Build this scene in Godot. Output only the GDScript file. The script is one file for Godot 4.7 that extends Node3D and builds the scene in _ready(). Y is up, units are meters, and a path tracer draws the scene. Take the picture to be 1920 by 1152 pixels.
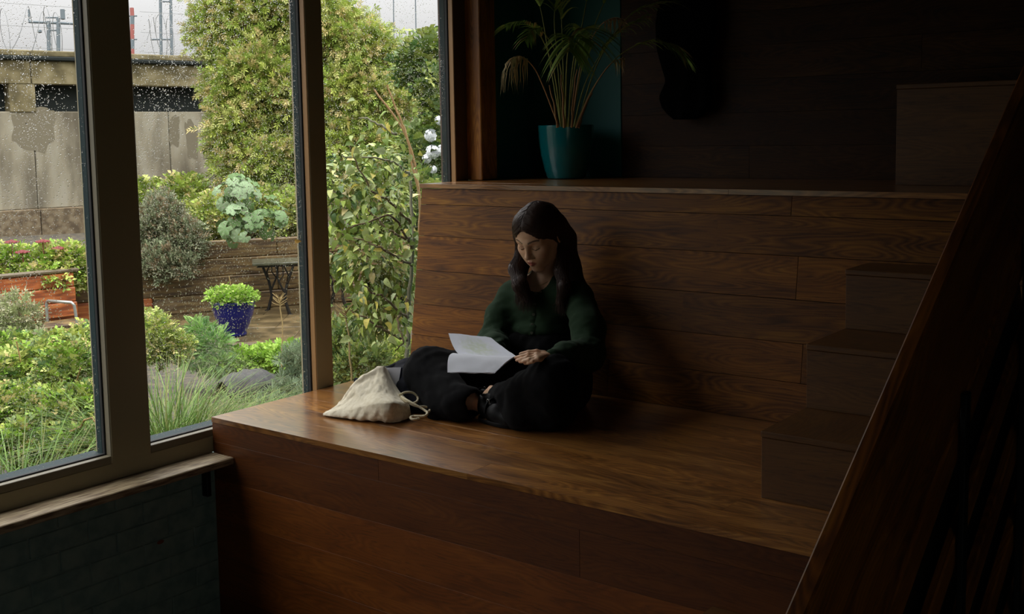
extends Node3D
# A wooden tiered bench beside three tall windows on a wet day; a woman sits cross-legged on it and reads.
# Units are metres, y is up, y = 0 is the top of the bench seat; the window wall runs along z, the bench along x.

var mats := {}
var rng := RandomNumberGenerator.new()
var noise := FastNoiseLite.new()
var fine := FastNoiseLite.new()


# ---------- a mesh under construction: quads and triangles are given counter-clockwise seen from outside ----------
class Shape:
	var v := PackedVector3Array()
	var n := PackedVector3Array()
	var uv := PackedVector2Array()
	var c := PackedColorArray()
	var ix := PackedInt32Array()
	var tint := Color.WHITE

	func vert(p: Vector3, nn: Vector3, t := Vector2.ZERO) -> int:
		v.push_back(p); n.push_back(nn); uv.push_back(t); c.push_back(tint)
		return v.size() - 1

	func face(a: int, b: int, d: int) -> void:
		ix.push_back(a); ix.push_back(d); ix.push_back(b)

	func tri(a: Vector3, b: Vector3, d: Vector3) -> void:
		var nn := (b - a).cross(d - a).normalized()
		var i := vert(a, nn); vert(b, nn, Vector2(1, 0)); vert(d, nn, Vector2(0, 1))
		face(i, i + 1, i + 2)

	func quad(a: Vector3, b: Vector3, d: Vector3, e: Vector3, uvs := []) -> void:
		var nn := (d - a).cross(e - b).normalized()
		var i := v.size()
		var t = uvs if uvs.size() == 4 else [Vector2(0, 0), Vector2(1, 0), Vector2(1, 1), Vector2(0, 1)]
		vert(a, nn, t[0]); vert(b, nn, t[1]); vert(d, nn, t[2]); vert(e, nn, t[3])
		face(i, i + 1, i + 2); face(i, i + 2, i + 3)

	# a box with chamfered edges; texture runs along its longest side, one unit of u per metre times su, v times sv
	func box(at: Vector3, size: Vector3, ch := 0.002, su := 0.4, sv := 1.6, off := Vector2.ZERO, b := Basis.IDENTITY) -> void:
		var h := size / 2
		ch = minf(ch, minf(h.x, minf(h.y, h.z)) * 0.6)
		var longest := size.max_axis_index()
		for ax in 3:
			var u := (ax + 1) % 3
			var w := (ax + 2) % 3
			for s in [-1.0, 1.0]:
				var nn := Vector3.ZERO; nn[ax] = s
				var i := v.size()
				for k in 4:
					var p := Vector3.ZERO
					p[ax] = s * h[ax]
					p[u] = (h[u] - ch) * (-1.0 if k == 0 or k == 3 else 1.0)
					p[w] = (h[w] - ch) * (-1.0 if k < 2 else 1.0)
					var along := p[longest]
					var across: float
					if longest == ax: 
						along = p[u]; across = p[w]
					else:
						across = p[w] if longest == u else p[u]
					vert(at + b * p, b * nn, Vector2(along * su, across * sv) + off)
				if s > 0: face(i, i + 1, i + 2); face(i, i + 2, i + 3)
				else: face(i, i + 2, i + 1); face(i, i + 3, i + 2)
		if ch <= 0.0: return
		for ax in 3:
			var u := (ax + 1) % 3
			var w := (ax + 2) % 3
			for su2 in [-1.0, 1.0]:
				for sw in [-1.0, 1.0]:
					var nn := Vector3.ZERO; nn[u] = su2; nn[w] = sw
					nn = nn.normalized()
					var i := v.size()
					for k in 4:
						var p := Vector3.ZERO
						p[ax] = (h[ax] - ch) * (-1.0 if k < 2 else 1.0)
						if k == 0 or k == 3: p[u] = su2 * h[u]; p[w] = sw * (h[w] - ch)
						else: p[u] = su2 * (h[u] - ch); p[w] = sw * h[w]
						var along := p[longest]
						var across := p[w] if longest == u else p[u] if longest == w else p[u]
						vert(at + b * p, b * nn, Vector2(along * su, across * sv) + off)
					if su2 * sw > 0: face(i, i + 1, i + 2); face(i, i + 2, i + 3)
					else: face(i, i + 2, i + 1); face(i, i + 3, i + 2)
		for sx in [-1.0, 1.0]:
			for sy in [-1.0, 1.0]:
				for sz in [-1.0, 1.0]:
					var q := Vector3(sx, sy, sz)
					var a := Vector3(h.x, h.y - ch, h.z - ch) * q
					var bb := Vector3(h.x - ch, h.y, h.z - ch) * q
					var d := Vector3(h.x - ch, h.y - ch, h.z) * q
					var nn := q.normalized()
					var i := vert(at + b * a, b * nn, off); vert(at + b * bb, b * nn, off); vert(at + b * d, b * nn, off)
					if sx * sy * sz > 0: face(i, i + 1, i + 2)
					else: face(i, i + 2, i + 1)

	# a tube through points with a radius at each; ends closed
	func tube(pts: PackedVector3Array, radii: Array, sides := 8, caps := true) -> void:
		var m := pts.size()
		if m < 2: return
		var up := Vector3.UP if absf((pts[1] - pts[0]).normalized().y) < 0.9 else Vector3.RIGHT
		var first := v.size()
		var run := 0.0
		for i in m:
			var d := (pts[mini(i + 1, m - 1)] - pts[maxi(i - 1, 0)]).normalized()
			var s := d.cross(up).normalized()
			up = s.cross(d).normalized()
			var r: float = radii[mini(i, radii.size() - 1)]
			if i > 0: run += pts[i].distance_to(pts[i - 1])
			for k in sides + 1:
				var a := TAU * k / sides
				var o := s * cos(a) + up * sin(a)
				vert(pts[i] + o * r, o, Vector2(run, float(k) / sides))
		for i in m - 1:
			for k in sides:
				var a := first + i * (sides + 1) + k
				face(a, a + sides + 2, a + 1); face(a, a + sides + 1, a + sides + 2)
		if caps:
			for e: int in [0, m - 1]:
				var d := (pts[1] - pts[0]).normalized() * -1.0 if e == 0 else (pts[m - 1] - pts[m - 2]).normalized()
				var ci := vert(pts[e], d)
				var b0 := first + e * (sides + 1)
				var ring := v.size()
				for k in sides + 1: vert(v[b0 + k], d)
				for k in sides:
					if e == 0: face(ci, ring + k, ring + k + 1)
					else: face(ci, ring + k + 1, ring + k)

	# a turned shape: profile of (radius, height), smooth
	func lathe(at: Vector3, prof: Array, segs := 24, squash := Vector2.ONE) -> void:
		var first := v.size()
		var m := prof.size()
		for i in m:
			var p: Vector2 = prof[i]
			var d: Vector2 = (prof[mini(i + 1, m - 1)] - prof[maxi(i - 1, 0)])
			var nn := Vector2(d.y, -d.x).normalized()
			for k in segs + 1:
				var a := TAU * k / segs
				vert(at + Vector3(cos(a) * p.x * squash.x, p.y, -sin(a) * p.x * squash.y), Vector3(cos(a) * nn.x, nn.y, -sin(a) * nn.x).normalized(), Vector2(float(k) / segs, p.y))
		for i in m - 1:
			for k in segs:
				var a := first + i * (segs + 1) + k
				face(a, a + 1, a + segs + 2); face(a, a + segs + 2, a + segs + 1)

	# a rows x cols net of points, smooth
	func net(rows: Array, flip := false) -> void:
		var first := v.size()
		var m := rows.size()
		var w: int = rows[0].size()
		for i in m:
			for k in w:
				var a: Vector3 = rows[mini(i + 1, m - 1)][k] - rows[maxi(i - 1, 0)][k]
				var b: Vector3 = rows[i][mini(k + 1, w - 1)] - rows[i][maxi(k - 1, 0)]
				var nn := b.cross(a).normalized()
				vert(rows[i][k], -nn if flip else nn, Vector2(float(k) / (w - 1), float(i) / (m - 1)))
		for i in m - 1:
			for k in w - 1:
				var a := first + i * w + k
				if flip: face(a, a + w + 1, a + 1); face(a, a + w, a + w + 1)
				else: face(a, a + 1, a + w + 1); face(a, a + w + 1, a + w)

	func done(colors := false) -> ArrayMesh:
		var arr := []
		arr.resize(Mesh.ARRAY_MAX)
		arr[Mesh.ARRAY_VERTEX] = v; arr[Mesh.ARRAY_NORMAL] = n; arr[Mesh.ARRAY_TEX_UV] = uv; arr[Mesh.ARRAY_INDEX] = ix
		if colors: arr[Mesh.ARRAY_COLOR] = c
		var m := ArrayMesh.new()
		if v.size() > 2: m.add_surface_from_arrays(Mesh.PRIMITIVE_TRIANGLES, arr)
		return m


# ---------- names, labels and nodes ----------
func tag(o: Node, label := "", category := "", group := "", kind := "") -> Node:
	if label: o.set_meta("label", label)
	if category: o.set_meta("category", category)
	if group: o.set_meta("group", group)
	if kind: o.set_meta("kind", kind)
	return o


func numbered(called: String, parent: Node) -> String:
	if not parent.has_node(NodePath(called)): return called
	var k := 1
	if parent.has_meta("count_" + called): k = parent.get_meta("count_" + called)
	while parent.has_node(NodePath("%s_%03d" % [called, k])): k += 1
	parent.set_meta("count_" + called, k + 1)
	return "%s_%03d" % [called, k]


func obj(called: String, m: Mesh, material: Material, parent: Node = self, at := Vector3.ZERO) -> MeshInstance3D:
	var o := MeshInstance3D.new()
	o.name = numbered(called, parent)
	o.mesh = m
	o.material_override = material
	o.position = at
	parent.add_child(o, true)
	return o


func base(called: String, at := Vector3.ZERO, label := "", category := "", group := "", kind := "") -> Node3D:
	var o := Node3D.new()
	o.name = numbered(called, self)
	add_child(o, true)
	o.position = at
	tag(o, label, category, group, kind)
	return o


func copies(called: String, m: Mesh, material: Material, parent: Node, where: Array, tints: Array) -> MultiMeshInstance3D:
	var mm := MultiMesh.new()
	mm.transform_format = MultiMesh.TRANSFORM_3D
	mm.use_colors = true
	mm.mesh = m
	mm.instance_count = where.size()
	for i in where.size():
		mm.set_instance_transform(i, where[i])
		mm.set_instance_color(i, tints[i % tints.size()])
	var o := MultiMeshInstance3D.new()
	o.name = numbered(called, parent)
	o.multimesh = mm
	o.material_override = material
	parent.add_child(o, true)
	tag(o, "", "", "", "stuff")
	return o


# ---------- materials ----------
func flat(called: String, srgb: Color, rough := 0.6, spec := 0.5, metal := 0.0) -> StandardMaterial3D:
	var m := StandardMaterial3D.new()
	m.resource_name = called
	m.albedo_color = srgb
	m.roughness = rough
	m.metallic_specular = spec
	m.metallic = metal
	mats[called] = m
	return m


func leafy(called: String, rough := 0.45, through := 0.35) -> StandardMaterial3D:
	var m := flat(called, Color.WHITE, rough, 0.28)
	m.vertex_color_use_as_albedo = true
	m.cull_mode = BaseMaterial3D.CULL_DISABLED
	m.backlight_enabled = true
	m.backlight = Color(through, through, through).linear_to_srgb()
	return m


func mottled(called: String, stops: PackedFloat32Array, cols: PackedColorArray, freq: float, tile: float, rough := 0.8, bump := 0.0, squeeze := Vector3.ONE, octaves := 5) -> StandardMaterial3D:
	var m := flat(called, Color.WHITE, rough)
	var nz := FastNoiseLite.new()
	nz.seed = called.hash() % 1000
	nz.frequency = freq
	nz.fractal_octaves = octaves
	var t := NoiseTexture2D.new()
	t.width = 512; t.height = 512
	t.seamless = true
	t.noise = nz
	var g := Gradient.new()
	g.offsets = stops; g.colors = cols
	t.color_ramp = g
	m.albedo_texture = t
	m.uv1_triplanar = true
	m.uv1_world_triplanar = true
	m.uv1_scale = squeeze / tile
	if bump > 0.0:
		m.heightmap_enabled = true
		m.heightmap_scale = bump
		var t2 := NoiseTexture2D.new()
		t2.width = 512; t2.height = 512
		t2.seamless = true
		t2.noise = nz
		m.heightmap_texture = t2
	return m


# sawn hardwood: rings that run out into flames, dark pores along the grain
func wood_image(sd: int, strong := 1.0, lift := 0.0) -> ImageTexture:
	var w := 1024
	var h := 256
	var a := FastNoiseLite.new(); a.seed = sd; a.frequency = 1.0; a.fractal_octaves = 2
	var f := FastNoiseLite.new(); f.seed = sd + 7; f.frequency = 1.0; f.fractal_octaves = 3
	var im := Image.create(w, h, false, Image.FORMAT_RGB8)
	var dark := Color(0.34, 0.205, 0.105)
	var mid := Color(0.58, 0.38, 0.195)
	var pale := Color(0.78, 0.57, 0.31)
	for x in w:
		var u := x / float(w)
		var fu := minf(1.0, minf(u, 1.0 - u) * 12.0)
		for y in h:
			var vv := y / float(h) * 4.0
			var ring := a.get_noise_2d(u * 2.6, vv * 1.1) * 5.5 + a.get_noise_2d(u * 9.0 + 40.0, vv * 5.0) * 0.3
			var s := ring * 2.3 + vv * 1.2
			s = absf(fposmod(s, 2.0) - 1.0)
			var pore := f.get_noise_2d(u * 12.0, vv * 75.0)
			var cloud := a.get_noise_2d(u * 4.0 + 90.0, vv * 1.6 + 20.0)
			var t := 0.46 + (s - 0.5) * 0.62 + pore * 0.22 + cloud * 0.5
			t = lerpf(0.5, t, (0.4 + 0.6 * fu) * strong)
			var col := dark.lerp(mid, clampf(t * 2.0, 0, 1)) if t < 0.5 else mid.lerp(pale, clampf(t * 2.0 - 1.0, 0, 1))
			if pore < -0.40: col = col.darkened(0.14)
			im.set_pixel(x, y, col.lerp(Color(0.84, 0.68, 0.50), lift))
	im.generate_mipmaps()
	return ImageTexture.create_from_image(im)


func woods(called: String, pics: Array, tints: Array, rough: float, spec := 0.5) -> Array:
	var out := []
	for p in pics:
		for t in tints:
			var m := flat(called + "_%d" % out.size(), t, rough, spec)
			m.albedo_texture = p
			m.heightmap_enabled = true
			m.heightmap_scale = 0.02
			m.heightmap_texture = p
			out.push_back(m)
	return out


# boards laid side by side: each one a part of its own, with staggered butt joints
func boards(parent: Node, called: String, x0: float, x1: float, rows: Array, kinds: Array, lengths: Array, first_joint: float, place: Callable, gap := 0.001) -> void:
	var r := 0
	for row in rows:
		var x := x0
		var j := 0
		var step: float = first_joint + fposmod(r * 0.83, 1.7)
		while x < x1 - 0.01:
			var e := minf(x1, x0 + step if j == 0 else x + float(lengths[(j + r) % lengths.size()]))
			if x1 - e < 0.25: e = x1
			var s := Shape.new()
			var wide: float = row[1] - row[0]
			var thick := 0.02 + rng.randf() * 0.0006
			s.box(Vector3.ZERO, Vector3(e - x - gap, wide - gap, thick), 0.0002, 0.42, 1.6, Vector2(rng.randf(), rng.randf()))
			var o := obj(called, s.done(), kinds[rng.randi() % kinds.size()], parent)
			o.transform = place.call((x + e) / 2, (row[0] + row[1]) / 2)
			x = e
			j += 1
		r += 1


# ---------- a distance field on a grid, meshed as surface nets ----------
class Field:
	var o: Vector3
	var h: float
	var nx: int
	var ny: int
	var nz: int
	var d := PackedFloat32Array()

	func _init(lo: Vector3, hi: Vector3, cell: float) -> void:
		o = lo; h = cell
		nx = int(ceil((hi.x - lo.x) / cell)) + 1
		ny = int(ceil((hi.y - lo.y) / cell)) + 1
		nz = int(ceil((hi.z - lo.z) / cell)) + 1
		d.resize(nx * ny * nz)
		d.fill(1.0)

	func span(lo: Vector3, hi: Vector3) -> Array:
		return [clampi(int((lo.x - o.x) / h), 0, nx - 1), clampi(int((hi.x - o.x) / h) + 1, 0, nx - 1), clampi(int((lo.y - o.y) / h), 0, ny - 1), clampi(int((hi.y - o.y) / h) + 1, 0, ny - 1), clampi(int((lo.z - o.z) / h), 0, nz - 1), clampi(int((hi.z - o.z) / h) + 1, 0, nz - 1)]

	# a limb between two joints, tapering
	func bone(a: Vector3, b: Vector3, ra: float, rb: float, k := 0.02, cut := false) -> void:
		var m := maxf(ra, rb) + maxf(k, 2.5 * h) + h
		var s := span(a.min(b) - Vector3.ONE * m, a.max(b) + Vector3.ONE * m)
		var ab := b - a
		var ll := maxf(ab.length_squared(), 1e-9)
		for z in range(s[4], s[5] + 1):
			for y in range(s[2], s[3] + 1):
				var i := (z * ny + y) * nx + int(s[0])
				var p := o + Vector3(s[0], y, z) * h - a
				for x in range(s[0], s[1] + 1):
					var t := clampf(p.dot(ab) / ll, 0.0, 1.0)
					var e := (p - ab * t).length() - lerpf(ra, rb, t)
					var q := d[i]
					if cut:
						var g := maxf(k - absf(q + e), 0.0) / k
						d[i] = maxf(q, -e) + g * g * k * 0.25
					else:
						var g := maxf(k - absf(q - e), 0.0) / k
						d[i] = minf(q, e) - g * g * k * 0.25
					i += 1
					p.x += h

	# an ellipsoid with its own axes
	func blob(c: Vector3, r: Vector3, k := 0.02, b := Basis.IDENTITY, cut := false) -> void:
		var big := maxf(r.x, maxf(r.y, r.z))
		var m := big + maxf(k, 2.5 * h) + h
		var s := span(c - Vector3.ONE * m, c + Vector3.ONE * m)
		var inv := b.transposed()
		for z in range(s[4], s[5] + 1):
			for y in range(s[2], s[3] + 1):
				var i := (z * ny + y) * nx + int(s[0])
				for x in range(s[0], s[1] + 1):
					var p := inv * (o + Vector3(x, y, z) * h - c)
					var u := p / r
					var l := u.length()
					var e: float
					if l < 1e-5: e = -minf(r.x, minf(r.y, r.z))
					else: e = l * (l - 1.0) / (u / r).length()
					var q := d[i]
					if cut:
						var g := maxf(k - absf(q + e), 0.0) / k
						d[i] = maxf(q, -e) + g * g * k * 0.25
					else:
						var g := maxf(k - absf(q - e), 0.0) / k
						d[i] = minf(q, e) - g * g * k * 0.25
					i += 1

	# keep only the side where n.p < w
	func keep(n: Vector3, w: float, k := 0.0) -> void:
		var i := 0
		for z in nz:
			for y in ny:
				var e := n.dot(o + Vector3(0, y, z) * h) - w
				for x in nx:
					if k > 0.0:
						var g := maxf(k - absf(d[i] - e), 0.0) / k
						d[i] = maxf(d[i], e) + g * g * k * 0.25
					else:
						d[i] = maxf(d[i], e)
					i += 1
					e += n.x * h

	# raise or sink the surface by a function of position
	func ruffle(f: Callable, near: float) -> void:
		var i := 0
		for z in nz:
			for y in ny:
				for x in nx:
					if absf(d[i]) < near: d[i] += f.call(o + Vector3(x, y, z) * h)
					i += 1

	func at(p: Vector3) -> float:
		var q := (p - o) / h
		var x := clampi(int(q.x), 0, nx - 2)
		var y := clampi(int(q.y), 0, ny - 2)
		var z := clampi(int(q.z), 0, nz - 2)
		var f := q - Vector3(x, y, z)
		var i := (z * ny + y) * nx + x
		var sy := nx
		var sz := nx * ny
		return lerpf(lerpf(lerpf(d[i], d[i + 1], f.x), lerpf(d[i + sy], d[i + sy + 1], f.x), f.y), lerpf(lerpf(d[i + sz], d[i + sz + 1], f.x), lerpf(d[i + sz + sy], d[i + sz + sy + 1], f.x), f.y), f.z)

	func into(s: Shape, colour = null, skip = null) -> void:
		var at_cell := {}
		var sy := nx
		var sz := nx * ny
		var off := [0, 1, sy, sy + 1, sz, sz + 1, sz + sy, sz + sy + 1]
		for z in nz - 1:
			for y in ny - 1:
				var i := (z * ny + y) * nx
				for x in nx - 1:
					var a := d[i]
					if absf(a) < 3.0 * h:
						var neg := 0
						for k in 8:
							if d[i + off[k]] < 0.0: neg += 1
						if neg > 0 and neg < 8:
							var sum := Vector3.ZERO
							var n := 0
							for e in EDGES:
								var p: float = d[i + off[e[0]]]
								var q: float = d[i + off[e[1]]]
								if (p < 0.0) != (q < 0.0):
									var t := p / (p - q)
									sum += CORNER[e[0]].lerp(CORNER[e[1]], t)
									n += 1
							var w := o + (Vector3(x, y, z) + sum / n) * h
							var g := Vector3(at(w + Vector3(h, 0, 0)) - at(w - Vector3(h, 0, 0)), at(w + Vector3(0, h, 0)) - at(w - Vector3(0, h, 0)), at(w + Vector3(0, 0, h)) - at(w - Vector3(0, 0, h))).normalized()
							if colour != null: s.tint = colour.call(w)
							at_cell[i] = s.vert(w, g, Vector2(w.x + w.z * 0.7, w.y))
					i += 1
		for i in at_cell:
			var a := d[i]
			for k in 3:
				var st: int = [1, sy, sz][k]
				var b := d[i + st]
				if (a < 0.0) == (b < 0.0): continue
				var u: int = [sy, sz, 1][k]
				var v: int = [sz, 1, sy][k]
				if not (at_cell.has(i - u) and at_cell.has(i - v) and at_cell.has(i - u - v)): continue
				var p0: int = at_cell[i - u - v]
				var p1: int = at_cell[i - v]
				var p2: int = at_cell[i]
				var p3: int = at_cell[i - u]
				if skip != null and skip.call((s.v[p0] + s.v[p2]) / 2): continue
				if a < 0.0: s.face(p0, p1, p2); s.face(p0, p2, p3)
				else: s.face(p0, p2, p1); s.face(p0, p3, p2)

	const EDGES := [[0, 1], [2, 3], [4, 5], [6, 7], [0, 2], [1, 3], [4, 6], [5, 7], [0, 4], [1, 5], [2, 6], [3, 7]]
	const CORNER := [Vector3(0, 0, 0), Vector3(1, 0, 0), Vector3(0, 1, 0), Vector3(1, 1, 0), Vector3(0, 0, 1), Vector3(1, 0, 1), Vector3(0, 1, 1), Vector3(1, 1, 1)]


func _ready() -> void:
	rng.seed = 11
	noise.seed = 5; noise.frequency = 1.0; noise.fractal_octaves = 3
	fine.seed = 9; fine.frequency = 1.0; fine.fractal_octaves = 2
	# ----- camera -----
	var cam := Camera3D.new()
	cam.name = "camera"
	cam.projection = Camera3D.PROJECTION_FRUSTUM
	cam.near = 0.1
	cam.far = 300.0
	cam.size = 0.055265
	cam.frustum_offset = Vector2(0.000000, -0.005414)
	cam.transform = Transform3D(Basis(Vector3(0.795824, -0.016417, -0.605306), Vector3(-0.047445, 0.994869, -0.089360), Vector3(0.603667, 0.099833, 0.790961)), Vector3(0, 1.08, 0))
	add_child(cam)
	cam.current = true
	# ----- overcast sky: one third as bright at the horizon as overhead -----
	var we := WorldEnvironment.new()
	we.name = "environment"
	var env := Environment.new()
	env.background_mode = Environment.BG_SKY
	var sk := ProceduralSkyMaterial.new()
	sk.sky_top_color = Color(1.0, 1.0, 1.0)
	sk.sky_horizon_color = Color(0.036, 0.036, 0.0355).linear_to_srgb()
	sk.sky_curve = 1.0
	sk.ground_bottom_color = Color(0.05, 0.055, 0.04).linear_to_srgb()
	sk.ground_horizon_color = Color(0.10, 0.11, 0.08).linear_to_srgb()
	sk.sun_angle_max = 1.0
	var sky := Sky.new()
	sky.sky_material = sk
	env.sky = sky
	env.background_energy_multiplier = 8.8
	env.tonemap_mode = Environment.TONE_MAPPER_LINEAR
	env.tonemap_exposure = 1.0
	env.sdfgi_enabled = true
	env.ssao_enabled = true
	env.ssil_enabled = true
	we.environment = env
	add_child(we)
	materials()
	shell()
	windows()
	bench()
	stairs()
	balustrade()
	garden_ground()
	garden_walls()
	rail_yard()
	garden_furniture()
	garden_plants()
	person()
	booklet()
	tote_bag()
	coat()
	palm()
	hanging_coat()
	shadows(self)


func shadows(n: Node) -> void:
	for k in n.get_children():
		if k is GeometryInstance3D: k.cast_shadow = GeometryInstance3D.SHADOW_CASTING_SETTING_ON
		if k is Light3D: k.shadow_enabled = true
		shadows(k)


func materials() -> void:
	var pics := [wood_image(3, 0.72), wood_image(21, 0.45), wood_image(58, 0.6)]
	var calm := [wood_image(33, 0.32), wood_image(71, 0.36)]
	var pale := [wood_image(12, 0.75, 0.16), wood_image(47, 0.85, 0.14)]
	mats["seat"] = woods("seat_board", pale, [Color(0.95, 0.92, 0.82), Color(0.90, 0.87, 0.77), Color(0.97, 0.93, 0.80)], 0.28, 0.5)
	for m in mats["seat"]:
		m.clearcoat_enabled = true; m.clearcoat = 0.8; m.clearcoat_roughness = 0.16
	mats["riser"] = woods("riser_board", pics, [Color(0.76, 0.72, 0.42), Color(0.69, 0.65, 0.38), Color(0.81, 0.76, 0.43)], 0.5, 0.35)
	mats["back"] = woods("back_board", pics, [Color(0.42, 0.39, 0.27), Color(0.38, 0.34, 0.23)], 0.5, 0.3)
	mats["front"] = woods("front_board", calm, [Color(0.72, 0.62, 0.42), Color(0.64, 0.54, 0.36), Color(0.78, 0.66, 0.44)], 0.45)
	mats["ply"] = woods("step_board", [calm[0]], [Color(0.66, 0.66, 0.55)], 0.5)
	mats["rail"] = woods("rail_board", [pics[0]], [Color(0.80, 0.72, 0.48)], 0.4)
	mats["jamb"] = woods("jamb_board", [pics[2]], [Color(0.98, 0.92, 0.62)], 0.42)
	mats["sill"] = [mottled("sill_board", PackedFloat32Array([0.25, 0.5, 0.75]), PackedColorArray([Color(0.40, 0.33, 0.24), Color(0.56, 0.49, 0.38), Color(0.66, 0.60, 0.48)]), 0.02, 1.0, 0.45, 0.05, Vector3(6.0, 6.0, 0.8))]
	mottled("brick_paint", PackedFloat32Array([0.2, 0.5, 0.8]), PackedColorArray([Color(0.36, 0.46, 0.43), Color(0.42, 0.51, 0.47), Color(0.46, 0.54, 0.49)]), 0.02, 0.9, 0.6, 0.1)
	flat("frame_paint", Color(0.60, 0.56, 0.44), 0.5)
	flat("bead_paint", Color(0.46, 0.43, 0.35), 0.45)
	flat("outer_paint", Color(0.07, 0.16, 0.175), 0.6, 0.3)
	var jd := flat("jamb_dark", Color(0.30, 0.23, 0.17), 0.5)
	flat("bead_wood", Color(0.62, 0.46, 0.27), 0.45)
	flat("seal", Color(0.03, 0.03, 0.03), 0.7)
	flat("teal_wall", Color(0.07, 0.37, 0.36), 0.6)
	flat("dark_wall", Color(0.22, 0.205, 0.18), 0.9)
	flat("floor_stone", Color(0.22, 0.18, 0.15), 0.7)
	flat("steel", Color(0.05, 0.05, 0.05), 0.5, 0.5, 0.3)
	var g := flat("pane", Color(1, 1, 1, 0.03), 0.0)
	g.transparency = BaseMaterial3D.TRANSPARENCY_ALPHA
	var d := flat("raindrop", Color(1, 1, 1, 0.0), 0.0)
	d.refraction_enabled = true
	d.refraction_scale = 0.033


const WX := -3.543      # room face of the window frames
const FLOOR := -0.86
const HEAD := 1.95      # head of the windows
const ROOF := 2.75
const BACK := -4.86     # back wall of the upper tier
const FRONT := 2.2      # wall behind the viewer
const RIGHT := 2.0


func block(called: String, lo: Vector3, hi: Vector3, material: Material, parent: Node = self, ch := 0.002, off := Vector2.ZERO) -> MeshInstance3D:
	var s := Shape.new()
	s.box(Vector3.ZERO, (hi - lo).abs(), ch, 0.42, 1.6, off)
	return obj(called, s.done(), material, parent, (lo + hi) / 2 - (parent.position if parent is Node3D and parent != self and parent.get_parent() == self else Vector3.ZERO))


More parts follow.
